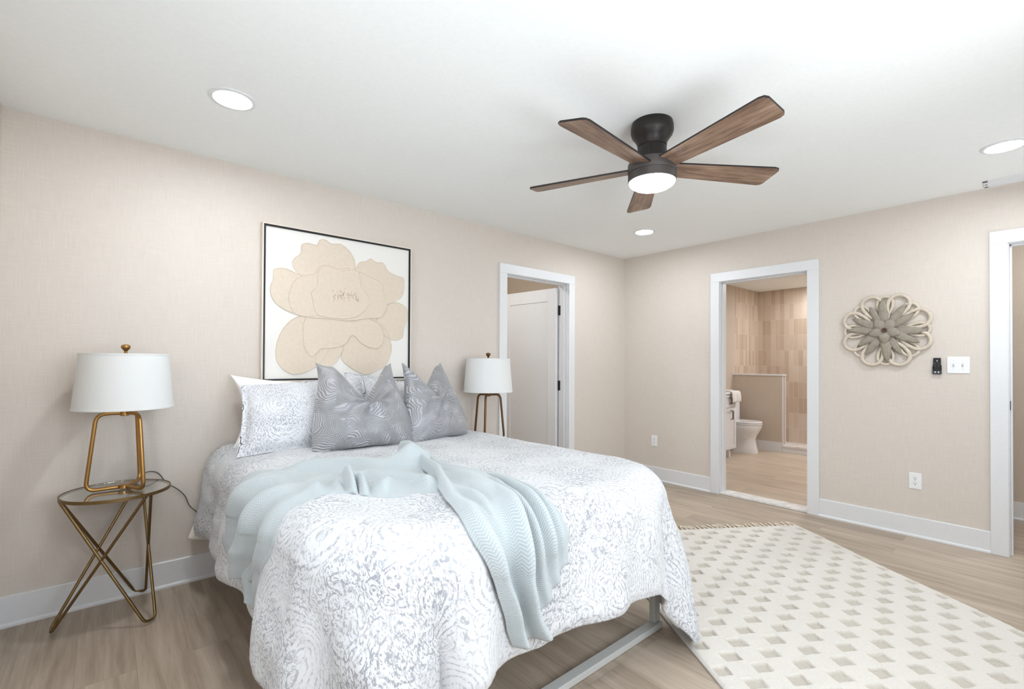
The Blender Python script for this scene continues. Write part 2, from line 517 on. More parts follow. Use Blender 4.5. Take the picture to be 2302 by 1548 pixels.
def sstep(x, a, b):
    t = np.clip((np.asarray(x, float) - a) / (b - a), 0, 1); return t * t * (3 - 2 * t)
def smooth_noise(X, Y, seed, octaves=3):
    r = np.random.RandomState(seed); out = np.zeros_like(X); amp = 1.0; fr = 1.0
    for o in range(octaves):
        for _ in range(4):
            a = r.uniform(0, 2 * pi); ph = r.uniform(0, 2 * pi); f = fr * r.uniform(0.7, 1.4)
            out += amp * 0.25 * np.sin((X * math.cos(a) + Y * math.sin(a)) * f + ph + 0.6 * np.sin((X * math.sin(a) - Y * math.cos(a)) * f * 0.7 + ph * 2))
        amp *= 0.5; fr *= 2.1
    return out

# ------------------------------------------------------------------ room shell
H = 2.44
XL, YF = -4.86, -3.85          # left wall and the wall behind the camera
TH = 0.115
D1 = (-1.765, -0.960, 2.045)   # closet door opening in the bed wall (x0, x1, top)
D2 = (-1.845, -1.105, 2.035)   # bath door opening in the right wall (y0, y1, top)
D3 = (-3.83, -3.020, 2.045)    # hall opening in the right wall
CAS = 0.090

struct(MB().box(XL - TH, TH * 0, YF - TH, 0, -0.12, 0.0).build('floor', 'floor', smooth=0))
struct(MB().box(XL - TH, TH, YF - TH, TH, H, H + 0.12).build('ceiling', 'ceil', smooth=0))
m = MB()
m.box(XL - TH, D1[0] - 0.018, 0, TH, 0, H); m.box(D1[1] + 0.018, TH, 0, TH, 0, H); m.box(D1[0] - 0.018, D1[1] + 0.018, 0, TH, D1[2] + 0.018, H)
struct(m.build('wall_back', 'wall', smooth=0))
m = MB()
m.box(0, TH, D2[1] + 0.018, 0, 0, H); m.box(0, TH, D3[1] + 0.018, D2[0] - 0.018, 0, H); m.box(0, TH, D2[0] - 0.018, D2[1] + 0.018, D2[2] + 0.018, H)
m.box(0, TH, YF - TH, D3[1] + 0.018, D3[2] + 0.018, H); m.box(0, TH, YF - TH, D3[0] - 0.018, 0, D3[2] + 0.018)
struct(m.build('wall_right', 'wall', smooth=0))
# walls behind the camera with their window openings
WZ0, WZ1 = 0.75, 2.05
m = MB()
wy0, wy1 = -3.20, -1.90
m.box(XL - TH, XL, YF, wy0, 0, H); m.box(XL - TH, XL, wy1, 0, 0, H); m.box(XL - TH, XL, wy0, wy1, 0, WZ0); m.box(XL - TH, XL, wy0, wy1, WZ1, H)
struct(m.build('wall_left', 'wall', smooth=0))
m = MB()
wins = [(-4.10, -2.40), (-1.50, -0.40)]
xs = [XL - TH] + [c for w in wins for c in w] + [0]
for a, b in ((xs[0], xs[1]), (xs[2], xs[3]), (xs[4], xs[5])): m.box(a, b, YF - TH, YF, 0, H)
for a, b in wins: m.box(a, b, YF - TH, YF, 0, WZ0); m.box(a, b, YF - TH, YF, WZ1, H)
struct(m.build('wall_front', 'wall', smooth=0))
k = 0
for a, b in wins:
    k += 1
    m = MB(); y0, y1 = YF - 0.09, YF - 0.03
    m.box(a, a + 0.045, y0, y1, WZ0, WZ1); m.box(b - 0.045, b, y0, y1, WZ0, WZ1); m.box(a, b, y0, y1, WZ0, WZ0 + 0.045); m.box(a, b, y0, y1, WZ1 - 0.045, WZ1); m.box(a, b, y0, y1, (WZ0 + WZ1) / 2 - 0.02, (WZ0 + WZ1) / 2 + 0.02)
    w = struct(m.build('window_%d' % k, 'trim', smooth=0))
m = MB(); x0, x1 = XL - 0.09, XL - 0.03
m.box(x0, x1, wy0, wy0 + 0.045, WZ0, WZ1); m.box(x0, x1, wy1 - 0.045, wy1, WZ0, WZ1); m.box(x0, x1, wy0, wy1, WZ0, WZ0 + 0.045); m.box(x0, x1, wy0, wy1, WZ1 - 0.045, WZ1); m.box(x0, x1, wy0, wy1, (WZ0 + WZ1) / 2 - 0.02, (WZ0 + WZ1) / 2 + 0.02)
struct(m.build('window_3', 'trim', smooth=0))

# baseboards: tall flat board with a small shoe moulding
BH, BT = 0.143, 0.014
def board(name, kind, a, b, side):
    m = MB()
    prof = [(0, 0), (0.024, 0), (0.024, 0.010), (0.018, 0.017), (BT, 0.019), (BT, BH - 0.004), (BT - 0.004, BH), (0, BH)]
    if kind == 'y': m.prism(prof, a, b, lambda p, q, t: (t, side * p, q))       # along x, stands on y = 0 side
    else: m.prism(prof, a, b, lambda p, q, t: (side * p, t, q))
    return struct(m.build(name, 'trim', smooth=0))
board('baseboard_back', 'y', XL, D1[0] - CAS, -1)
board('baseboard_back', 'y', D1[1] + CAS, 0, -1)
board('baseboard_right', 'x', D2[1] + CAS, 0, -1)
board('baseboard_right', 'x', D3[1] + CAS, D2[0] - CAS, -1)
m = MB(); m.box(XL, XL + BT, YF, -0.02, 0, BH); struct(m.build('baseboard_left', 'trim', smooth=0))
m = MB(); m.box(XL, 0, YF, YF + BT, 0, BH); struct(m.build('baseboard_front', 'trim', smooth=0))

# door casings + jambs
def casing(name, wall, a, b, top, stop_far=True):
    m = MB(); t = 0.019
    def bx(p0, p1, q0, q1, z0, z1):
        if wall == 'back': m.box(p0, p1, q0, q1, z0, z1)
        else: m.box(q0, q1, p0, p1, z0, z1)
    s = -1
    near0, near1 = (-t, 0.0)
    bx(a - CAS, a - 0.005, near0, near1, 0, top + 0.005); bx(b + 0.005, b + CAS, near0, near1, 0, top + 0.005); bx(a - CAS, b + CAS, near0, near1, top + 0.0052, top + CAS)
    bx(a - 0.018, a, -0.001, TH + 0.001, 0, top + 0.018); bx(b, b + 0.018, -0.001, TH + 0.001, 0, top + 0.018); bx(a, b, -0.001, TH + 0.001, top, top + 0.018)
    # stops
    bx(a, a + 0.011, 0.035, 0.070, 0, top); bx(b - 0.011, b, 0.035, 0.070, 0, top); bx(a, b, 0.035, 0.070, top - 0.011, top)
    # casing on the far side
    bx(a - CAS, a - 0.005, TH, TH + t, 0, top + 0.005); bx(b + 0.005, b + CAS, TH, TH + t, 0, top + 0.005); bx(a - CAS, b + CAS, TH, TH + t, top + 0.0052, top + CAS)
    o = m.build(name, 'trim', smooth=0, bevel=0.002, bevel_seg=2)
    return struct(o)
trim1 = casing('trim_1', 'back', D1[0], D1[1], D1[2])
trim2 = casing('trim_2', 'right', D2[0], D2[1], D2[2])
trim3 = casing('trim_3', 'right', D3[0], D3[1], D3[2])
trim1['label'] = 'white closet door casing on the bed wall'
trim2['label'] = 'white bath door casing on the right wall'
trim3['label'] = 'white hall opening casing at the right end of the wall'
def hinge(parent, x, y, z, h=0.09, leaf=None):
    m = MB()
    m.lathe([(0.006, -h / 2), (0.0072, -h / 2 + 0.003), (0.0072, h / 2 - 0.003), (0.006, h / 2)], (x, y, z), 12)
    if leaf: m.box(*[v for v in leaf])
    o = m.build('hinge', 'black', parent, smooth=40); o['label'] = 'black door hinge'
    return o
for z in (1.79, 1.015, 0.215):
    hinge(trim2, TH + 0.006, D2[0] + 0.012, z, 0.10, (TH - 0.03, TH + 0.006, D2[0] + 0.0005, D2[0] + 0.0045, z - 0.05, z + 0.05))
m = MB(); m.box(0.014, 0.040, D3[1] - 0.0030, D3[1] - 0.0002, 0.955, 1.015)
o = m.build('strike_plate', 'black', trim3, smooth=0, bevel=0.001); o['label'] = 'black strike plate'
m = MB(); m.box(-0.0210 + D1[0] - 0.004, D1[0] - 0.006 + 0.001, -0.0215, -0.0185, 0.965, 0.990); m.box(D1[0] - 0.012, D1[0] - 0.006, -0.0215, -0.0185, 0.94, 0.99)
m = MB(); m.box(D1[0] + 0.0002, D1[0] + 0.003, 0.005, 0.034, 0.95, 1.01)
o = m.build('strike_plate', 'black', trim1, smooth=0); o['label'] = 'black strike plate'

# closet door leaf, swung open into the closet
door = thing('door_1', 'white shaker closet door standing open behind the bed wall opening', 'door', (D1[1] - 0.004, TH + 0.008, 0.0))
door['kind'] = 'structure'
LW, LT, LH = 0.765, 0.036, 2.02
m = MB(); st = 0.115
# leaf lies along local +x (from the hinge), face at y = 0
m.box(0.004, st, 0, LT, 0.012, LH); m.box(LW - st, LW, 0, LT, 0.012, LH); m.box(st, LW - st, 0, LT, LH - 0.13, LH); m.box(st, LW - st, 0, LT, 0.012, 0.22)
m.box(st, LW - st, 0.010, LT - 0.010, 0.22, LH - 0.13)
m.build('door_panel', 'door', door, smooth=0, bevel=0.0015)
for z in (1.79, 1.02, 0.24):
    m = MB(); m.lathe([(0.007, -0.05), (0.008, -0.047), (0.008, 0.047), (0.007, 0.05)], (0.0, -0.006, z), 12)
    m.box(0.0, 0.030, -0.0022, 0.0, z - 0.05, z + 0.05); m.box(-0.026, 0.0, -0.0022, 0.0, z - 0.05, z + 0.05)
    o = m.build('hinge', 'black', door, smooth=40); o['label'] = 'black door hinge'
m = MB()
m.lathe([(0.026, 0), (0.026, 0.008), (0.010, 0.012), (0.010, 0.045)], (LW - 0.065, 0, 0.95), 20, axis='y')
m.v = [(x, -y, z) for x, y, z in m.v]
m.box(LW - 0.185, LW - 0.055, -0.056, -0.042, 0.941, 0.959)
o = m.build('door_handle', 'steel', door, smooth=40); o['label'] = 'satin lever handle'
door.rotation_euler = (0, 0, math.radians(96))

# closet, bath and hall shells
struct(MB().box(-2.6, 0.1, 0, 1.5, -0.12, -0.0005).build('floor_closet', 'floor', smooth=0))
m = MB(); m.box(-2.6, TH, 1.35, 1.45, 0, H); m.box(-2.6, -2.5, TH, 1.35, 0, H); m.box(-0.70, -0.60, TH, 1.35, 0, H)
struct(m.build('wall_closet', 'closet', smooth=0))
struct(MB().box(-2.6, TH, TH, 1.45, H, H + 0.1).build('ceiling_closet', 'ceil', smooth=0))
BZ = 0.012
BX = 3.66
struct(MB().box(0.0, BX + 0.1, -4.2, 0.1, -0.12, -0.0008).build('floor_bath', 'bathfloor', smooth=0)) 
o = struct(MB().box(TH, BX, -2.55, 0.0, -0.0008, BZ).build('floor_bath', 'bathfloor', smooth=0))
struct(MB().box(TH, BX + 0.1, -4.2, 0.1, H, H + 0.12).build('ceiling_bath', 'ceil', smooth=0))
struct(MB().box(TH, 2.80, 0.0, 0.1, 0, H).build('wall_bath', 'hall', smooth=0))
struct(MB().box(2.80, BX + 0.1, 0.0, 0.1, 0, H).build('wall_shower', 'tiley', smooth=0))
struct(MB().box(BX, BX + 0.1, -2.55, 0.0, 0, H).build('wall_shower', 'tilex', smooth=0))
struct(MB().box(TH, BX + 0.1, -2.65, -2.55, 0, H).build('wall_bath', 'hall', smooth=0))
# half wall beside the toilet with its cap and skirting
PX0, PX1, PYE, PZ = 2.74, 2.86, -0.685, 1.085
struct(MB().box(PX0, PX1, PYE, 0, BZ, PZ).build('wall_half', 'hall', smooth=0))
m = MB(); m.box(PX0 - 0.012, PX1 + 0.012, PYE - 0.014, 0, PZ, PZ + 0.022); m.box(PX0 + 0.0, PX0 + 0.022, PYE - 0.010, PYE, 0.115, PZ); m.box(PX1 - 0.022, PX1, PYE - 0.010, PYE, 0.115, PZ)
struct(m.build('trim_4', 'trim', smooth=0, bevel=0.002))
m = MB(); m.box(PX0 - 0.014, PX0, PYE, 0, BZ, BZ + 0.135); struct(m.build('baseboard_bath', 'trim', smooth=0))
m = MB(); m.box(PX0 + 0.002, PX1, -2.55, PYE - 0.0, BZ, 0.092); m.box(PX0 - 0.012, PX1 + 0.012, -2.55, PYE - 0.001, 0.092, 0.116, 1)
tag(m.build('shower_curb', ['vanity', 'marble'], smooth=0, bevel=0.002), 'low shower curb with white marble top past the half wall', 'curb')
struct(MB().box(PX1, BX, -2.55, 0, BZ, 0.03).build('floor_shower', 'marble', smooth=0))
# marble threshold under the bath door
m = MB(); m.box(-0.004, TH + 0.02, D2[0], D2[1], 0, 0.022)
tag(m.build('threshold', 'marble', smooth=0, bevel=0.004), 'white marble threshold strip under the bath doorway', 'threshold')
# hall beyond the right-hand opening
struct(MB().box(TH, 1.13, -4.2, -2.65, -0.0008, 0.0).build('floor_hall', 'floor', smooth=0))
struct(MB().box(1.13, 1.23, -4.2, -2.65, 0, H).build('wall_hall', 'hall', smooth=0))
struct(MB().box(TH, 1.13, -4.3, -4.2, 0, H).build('wall_hall', 'hall', smooth=0))
m = MB(); m.prism([(0, 0), (0.024, 0), (0.024, 0.012), (BT, 0.02), (BT, BH), (0, BH)], -4.2, -2.65, lambda p, q, t: (1.13 - p, t, q)); struct(m.build('baseboard_hall', 'trim', smooth=0))

# ------------------------------------------------------------------ recessed ceiling lights, bath light, ceiling register
def downlight(x, y, label, lens='lens', grp='recessed ceiling lights'):
    t = thing('recessed_light', label, 'ceiling light', (x, y, H), 0, grp)
    m = MB(); m.lathe([(0.094, 0.0), (0.094, -0.004), (0.078, -0.007), (0.074, -0.003), (0.074, 0.0)], n=48, close_top=False, close_bottom=False)
    m.build('trim_ring', 'trim', t)
    m = MB(); m.lathe([(0.0745, -0.0035), (0.0745, -0.0015)], n=48)
    m.build('lens', lens, t)
    return t
downlight(-4.053, -0.785, 'round recessed light in the ceiling above the brass lamp and glass table')
downlight(-0.805, -0.790, 'small round recessed light in the ceiling near the far wall corner')
downlight(-0.790, -3.041, 'round recessed light in the ceiling beside the air vent')
downlight(-4.053, -3.041, 'round recessed light in the ceiling near the window wall corner')
downlight(1.75, -1.75, 'recessed light in the bathroom ceiling', 'bathlens2', None)
downlight(3.25, -1.10, 'recessed light in the shower ceiling', 'bathlens', None)

t = thing('closet_fill_light', 'unseen dome light added to brighten the closet', 'ceiling light', (-1.95, 0.62, H))  # unseen fixture, added as a dome so light spreads sideways over the closet walls
m = MB(); m.lathe([(0.085, -0.018), (0.090, -0.014), (0.090, 0.0)], n=40, close_bottom=False, close_top=False); m.build('trim_ring', 'trim', t)
m = MB(); m.lathe([(0.004, -0.075), (0.040, -0.070), (0.068, -0.052), (0.082, -0.028), (0.084, -0.016)], n=40, close_top=True); m.build('lens', 'closetfill', t)
downlight(0.62, -3.55, 'unseen recessed light added to brighten the hall', 'lens', None)  # out of view, added to lift the hall wall

t = thing('air_vent', 'white ceiling air vent grille close to the right wall', 'vent', (-0.105, -3.10, H))
m = MB(); hx, hy = 0.075, 0.19
for a in ((-hx, hx, -hy, -hy + 0.026), (-hx, hx, hy - 0.026, hy), (-hx, -hx + 0.022, -hy, hy), (hx - 0.022, hx, -hy, hy)): m.box(a[0], a[1], a[2], a[3], -0.006, 0)
m.build('vent_frame', 'trim', t, smooth=0, bevel=0.002)
m = MB()
for i in range(7):
    x = -0.048 + i * 0.016
    m.prism([(-0.006, -0.002), (0.005, -0.010), (0.006, -0.009), (-0.005, -0.001)], -hy + 0.02, hy - 0.02, lambda a, b, tt, x=x: (x + a, tt, b))
m.build('louvre', 'trim', t, smooth=0)
m = MB(); m.box(-0.055, 0.055, -hy + 0.02, hy - 0.02, -0.001, 0.0); m.build('duct_opening', 'toggle', t, smooth=0)
for s in (-1, 1):
    m = MB(); m.lathe([(0.0045, -0.008), (0.0045, -0.006)], (0, s * (hy - 0.013), 0), 12); m.build('screw', 'slot', t)

# ------------------------------------------------------------------ ceiling fan
fan = thing('ceiling_fan', 'black flush ceiling fan with five walnut blades and a lit opal dome', 'ceiling fan', (-2.432, -1.915, H))
m = MB(); m.lathe([(0.070, -0.118), (0.072, -0.100), (0.083, -0.080), (0.097, -0.062), (0.103, -0.045), (0.103, -0.020), (0.098, 0.0)], n=48, close_top=False)
m.build('canopy', 'fanmetal', fan)
m = MB(); m.lathe([(0.082, -0.190), (0.080, -0.176), (0.072, -0.150), (0.068, -0.118)], n=48); m.build('neck', 'fanmetal', fan)
m = MB(); m.lathe([(0.116, -0.250), (0.117, -0.247), (0.117, -0.205), (0.112, -0.196), (0.082, -0.190)], n=56); m.build('motor_housing', 'fanhouse', fan)
m = MB(); m.lathe([(0.112, -0.292), (0.116, -0.289), (0.116, -0.252), (0.113, -0.250)], n=56, close_bottom=False); m.build('light_collar', 'fanhouse', fan)
m = MB(); m.lathe([(0.002, -0.332), (0.030, -0.331), (0.060, -0.326), (0.088, -0.316), (0.106, -0.304), (0.112, -0.292), (0.110, -0.288)], n=56); m.build('light_dome', 'dome', fan)
def blade_mesh():
    # local: length along +x, width along y, pitched about x
    w0, w1, r0, r1 = 0.052, 0.074, 0.100, 0.655
    out = [(r0, -w0), (r1 - 0.030, -w1), (r1 - 0.008, -w1 + 0.006), (r1, -w1 + 0.022), (r1 - 0.010, w1 - 0.020), (r1 - 0.018, w1 - 0.006), (r1 - 0.036, w1), (r0, w0)]
    m = MB(); th = 0.0045
    pc, ps = math.cos(math.radians(-12)), math.sin(math.radians(-12))
    m.prism(out, -th, th, lambda a, b, t: (a, b * pc - t * ps, b * ps + t * pc), 0, 1)
    return m
proto = None
for i, ang in enumerate((40, 112, 184, 256, 328)):
    if proto is None:
        o = blade_mesh().build('blade', ['blade', 'fanmetal'], fan, smooth=0); proto = o
    else:
        o = proto.copy(); COL.objects.link(o); o.parent = fan
    o.location = (0, 0, -0.222); o.rotation_euler = (0, 0, math.radians(ang))

# ------------------------------------------------------------------ wall plates on the right wall
def rw(name, label, cat, y, z): return thing(name, label, cat, (0, y, z))
def outlet(y, z, label):
    t = rw('wall_outlet', label, 'outlet', y, z)
    m = MB(); m.box(-0.006, 0, -0.036, 0.036, -0.058, 0.058); m.build('cover_plate', 'plastic', t, smooth=0, bevel=0.003)
    for s in (-1, 1):
        m = MB(); m.lathe([(0.0165, 0), (0.0165, 0.0015)], (-0.0075, 0, s * 0.0195), 20, axis='x')
        r = m.build('receptacle', 'plastic', t)
        m = MB()
        m.box(-0.0085, -0.0072, 0.005, 0.0072, s * 0.0195 - 0.001, s * 0.0195 + 0.008); m.box(-0.0085, -0.0072, -0.0072, -0.005, s * 0.0195 - 0.001, s * 0.0195 + 0.007); m.lathe([(0.0028, 0), (0.0028, 0.001)], (-0.0085, 0, s * 0.0195 - 0.008), 10, axis='x')
        m.build('slot', 'slot', r, smooth=0)
    m = MB(); m.lathe([(0.003, 0), (0.003, 0.0012)], (-0.0072, 0, 0), 10, axis='x'); m.build('screw', 'steel', t)
    return t
outlet(-0.389, 0.421, 'white duplex outlet low on the right wall between the corner and bath door')
outlet(-2.544, 0.404, 'white duplex outlet low on the right wall below the carved flower')
t = rw('light_switch', 'white double toggle switch plate on the right wall beside the black remote', 'switch', -2.775, 1.249)
m = MB(); m.box(-0.006, 0, -0.058, 0.058, -0.058, 0.058); m.build('cover_plate', 'plastic', t, smooth=0, bevel=0.003)
for s in (-1, 1):
    m = MB(); m.box(-0.0085, -0.005, s * 0.023 - 0.005, s * 0.023 + 0.005, -0.012, 0.012); m.prism([(-0.006, -0.004), (-0.018, -0.001), (-0.017, 0.006), (-0.006, 0.006)], s * 0.023 - 0.004, s * 0.023 + 0.004, lambda a, b, tt: (a, tt, b))
    m.build('toggle', 'toggle', t, smooth=0, bevel=0.001)
    for q in (-1, 1):
        m = MB(); m.lathe([(0.0028, 0), (0.0028, 0.001)], (-0.007, s * 0.023, q * 0.030), 10, axis='x'); m.build('screw', 'toggle', t)
t = rw('fan_remote', 'black fan remote in its holder on the right wall beside the switch', 'remote', -2.667, 1.243)
m = MB(); m.box(-0.012, 0, -0.0235, 0.0235, -0.058, 0.004); m.box(-0.022, -0.012, -0.0235, -0.0205, -0.058, 0.0); m.box(-0.022, -0.012, 0.0205, 0.0235, -0.058, 0.0); m.box(-0.022, -0.012, -0.0235, 0.0235, -0.060, -0.055); m.box(-0.023, -0.020, -0.0235, 0.0235, -0.058, -0.034)
m.build('holder', 'blackgloss', t, smooth=0, bevel=0.002)
m = MB(); m.box(-0.020, -0.0105, -0.0205, 0.0205, -0.053, 0.056); m.build('handset', 'black', t, smooth=0, bevel=0.004)
for yy, zz, rr in ((0, 0.036, 0.006), (-0.010, 0.017, 0.005), (0.010, 0.017, 0.005), (-0.010, 0.0, 0.005), (0.010, 0.0, 0.005)):
    m = MB(); m.lathe([(rr, 0), (rr, 0.002)], (-0.022, yy, zz), 14, axis='x'); m.build('button', 'slot', t)
for yy in (-0.009, 0.009):
    m = MB(); m.prism([(yy - 0.005, -0.041), (yy + 0.001, -0.052), (yy + 0.005, -0.041)], -0.0242, -0.0230, lambda a, b, tt: (tt, a, b)); m.build('white_mark', 'plastic', t, smooth=0)
m = MB(); m.box(-0.0222, -0.020, -0.0025, 0.0005, 0.030, 0.040); m.build('indicator', 'plastic', t, smooth=0)

# ------------------------------------------------------------------ carved flower on the right wall
t = rw('flower_carving', 'round carved wooden flower with cream loops and grey leaves on the right wall', 'wall decoration', -2.375, 1.508)
def loop_pts(ang, r_in, r_out, w, n=26):
    pts = []
    for i in range(n):
        a = 2 * pi * i / n
        k = 0.5 - 0.5 * math.cos(a)         # 0 at the root, 1 at the tip
        rad = r_in + (r_out - r_in) * k
        wid = w * math.sin(a) * (0.45 + 0.75 * k ** 0.8)
        x = rad * math.cos(ang) - wid * math.sin(ang); z = rad * math.sin(ang) + wid * math.cos(ang)
        pts.append((x, z))
    return pts
m = MB()
for i in range(8):
    a = math.radians(22.5 + 45 * i)
    m.tube([(-0.018, -x, z) for x, z in loop_pts(a, 0.085, 0.276, 0.068)], 0.0130, 8, closed=True, flat=1.0)
for i in range(8):
    a = math.radians(45 * i)
    m.tube([(-0.012, -x, z) for x, z in loop_pts(a, 0.10, 0.256, 0.050)], 0.0115, 8, closed=True)
m.build('loop_frame', 'lacecream', t, smooth=60)
def leaf(m, ang, r0, r1, w, x_off, cup=0.012, wav=0.0):
    n, k = 12, 6
    P = np.zeros((n + 1, k + 1, 3))
    for i in range(n + 1):
        s = i / n; rad = r0 + (r1 - r0) * s
        hw = w * 1.9 * (s + 0.10) ** 0.6 * (1.0 - s) ** 0.75 * (1 + wav * math.sin(s * 19)) + 0.0012
        for j in range(k + 1):
            q = -1 + 2 * j / k
            x = rad * math.cos(ang) - q * hw * math.sin(ang); z = rad * math.sin(ang) + q * hw * math.cos(ang)
            d = x_off + cup * (1 - abs(q)) * 0.0 + cup * abs(q) ** 1.3 * 0.8 - 0.010 * math.sin(pi * s) + (0.004 if j == k // 2 else 0)
            P[i, j] = (d, -x, z)
    m.grid(P)
m = None
for i in range(12):
    m = MB(); leaf(m, math.radians(30 * i + (4 if i % 2 else -3)), 0.035, (0.238, 0.205, 0.222)[i % 3], (0.034, 0.028, 0.031)[i % 3], -0.030 - 0.004 * (i % 2), wav=0.10)
    o = m.build('leaf', 'leafgrey', t, smooth=30, fix=False)
    so = o.modifiers.new('thick', 'SOLIDIFY'); so.thickness = 0.006; so.offset = 0
for i in range(5):
    m = MB(); leaf(m, math.radians(72 * i + 198), 0.010, 0.098, 0.040, -0.048, 0.016)
    o = m.build('petal', 'leafgrey', t, smooth=30, fix=False)
    so = o.modifiers.new('thick', 'SOLIDIFY'); so.thickness = 0.006; so.offset = 0
m = MB(); m.lathe([(0.016, -0.045), (0.018, -0.052), (0.016, -0.060), (0.006, -0.058), (0.004, -0.052)], n=20, axis='x'); m.build('button', 'button', t)

# ------------------------------------------------------------------ painting over the bed
PC = (-3.249, 0.0, 1.616)
t = thing('painting', 'square framed painting of a tan flower in relief on the bed wall', 'painting', PC)
hw, hh = 0.502, 0.486
def ring_box(m, o, i, y0, y1, mi=0):
    m.box(-o[0], -i[0], y0, y1, -o[1], o[1], mi); m.box(i[0], o[0], y0, y1, -o[1], o[1], mi); m.box(-i[0], i[0], y0, y1, i[1], o[1], mi); m.box(-i[0], i[0], y0, y1, -o[1], -i[1], mi)
m = MB(); ring_box(m, (hw + 0.008, hh + 0.008), (hw, hh), -0.044, -0.004); m.build('outer_frame', 'framewhite', t, smooth=0)
m = MB(); ring_box(m, (hw, hh), (hw - 0.011, hh - 0.011), -0.041, -0.004); m.build('inner_frame', 'black', t, smooth=0)
m = MB(); m.box(-hw + 0.009, hw - 0.009, -0.032, -0.004, -hh + 0.009, hh - 0.009); m.build('canvas', 'canvas', t, smooth=0)
PET = {
'P1':[(-0.334,0.267),(-0.32,0.297),(-0.284,0.33),(-0.273,0.394),(-0.247,0.406),(-0.178,0.406),(-0.163,0.441),(-0.139,0.45),(-0.091,0.429),(-0.026,0.436),(0.033,0.4),(0.067,0.351),(0.077,0.276),(0.068,0.225),(-0.073,0.199),(-0.184,0.189),(-0.282,0.193),(-0.323,0.23)],
'P2':[(0.089,0.295),(0.111,0.332),(0.164,0.348),(0.186,0.37),(0.227,0.348),(0.282,0.352),(0.32,0.3),(0.388,0.273),(0.447,0.258),(0.452,0.2),(0.433,0.126),(0.37,0.079),(0.313,0.052),(0.276,-0.029),(0.097,-0.042),(0.01,0.101)],
'P3':[(-0.444,0.207),(-0.412,0.221),(-0.356,0.218),(-0.305,0.198),(-0.253,0.189),(-0.152,0.085),(-0.135,-0.058),(-0.288,-0.061),(-0.375,-0.037),(-0.438,0.011),(-0.46,0.099),(-0.447,0.138)],
'P4':[(0.313,0.044),(0.37,0.073),(0.428,0.067),(0.478,0.03),(0.479,-0.033),(0.45,-0.117),(0.44,-0.18),(0.391,-0.202),(0.324,-0.185),(0.23,-0.093),(0.257,-0.031)],
'P5':[(-0.28,-0.068),(-0.338,-0.103),(-0.374,-0.144),(-0.409,-0.214),(-0.425,-0.282),(-0.414,-0.373),(-0.371,-0.422),(-0.335,-0.442),(-0.262,-0.435),(-0.194,-0.404),(-0.117,-0.315),(-0.07,-0.151),(-0.151,-0.067)],
'P6':[(-0.187,-0.388),(-0.163,-0.404),(-0.116,-0.404),(-0.052,-0.363),(-0.028,-0.322),(-0.003,-0.272),(-0.069,-0.233),(-0.149,-0.276),(-0.183,-0.332)],
'P7':[(-0.012,-0.272),(-0.011,-0.346),(0.04,-0.396),(0.1,-0.43),(0.152,-0.453),(0.224,-0.43),(0.307,-0.387),(0.335,-0.334),(0.353,-0.29),(0.343,-0.202),(0.276,-0.091),(0.097,-0.143)],
'M2':[(-0.265,-0.13),(-0.243,-0.074),(-0.182,-0.061),(-0.087,-0.075),(0.054,-0.087),(0.185,-0.062),(0.277,-0.117),(0.287,-0.212),(0.259,-0.257),(0.142,-0.243),(0.055,-0.179),(0.013,-0.238),(-0.069,-0.27),(-0.156,-0.28),(-0.21,-0.332),(-0.241,-0.301),(-0.264,-0.208)],
'M1':[(-0.333,0.129),(-0.304,0.171),(-0.268,0.191),(-0.184,0.225),(-0.169,0.259),(-0.122,0.282),(-0.057,0.258),(-0.025,0.271),(0.094,0.266),(0.182,0.239),(0.274,0.198),(0.284,0.129),(0.313,0.044),(0.267,-0.039),(0.167,-0.054),(0.054,-0.078),(-0.111,-0.077),(-0.228,-0.073),(-0.317,-0.055),(-0.354,0.034)],
'M3':[(-0.218,0.086),(-0.183,0.13),(-0.176,0.218),(-0.153,0.261),(-0.106,0.28),(-0.057,0.266),(-0.041,0.26),(0.094,0.266),(0.121,0.163),(0.184,0.076),(0.097,-0.042),(-0.071,-0.07),(-0.182,-0.046),(-0.206,0.032)],
}
m = MB()
for (key, pts), lev in zip(PET.items(), (0.0030, 0.0038, 0.0046, 0.0034, 0.0040, 0.0050, 0.0028, 0.0068, 0.0080, 0.0100)):
    sm = catmull(pts + [pts[0]], 70)[:-1]
    m.prism([tuple(p) for p in sm], -0.0318, -0.032 - lev, lambda a, b, tt: (a, tt, b))
    m.tube([(p[0], -0.032 - lev, p[1]) for p in sm], 0.0031, 6, closed=True)
m.prism([(0.25 * math.cos(2 * pi * i / 40), 0.21 * math.sin(2 * pi * i / 40) + 0.01) for i in range(40)], -0.0318, -0.0338, lambda a, b, tt: (a, tt, b))
rr = random.Random(3)
for i in range(70):
    a = rr.uniform(-0.08, 0.105); b = 0.078 + rr.gauss(0, 0.016) - 0.05 * abs(a); l = rr.uniform(0.006, 0.014); d = rr.uniform(-0.003, 0.003)
    m.tube([(a, -0.0424, b), (a + d, -0.0428, b + l)], 0.0011, 5, mi=1)
m.build('flower_relief', ['plaster', 'stamen'], t, smooth=40)

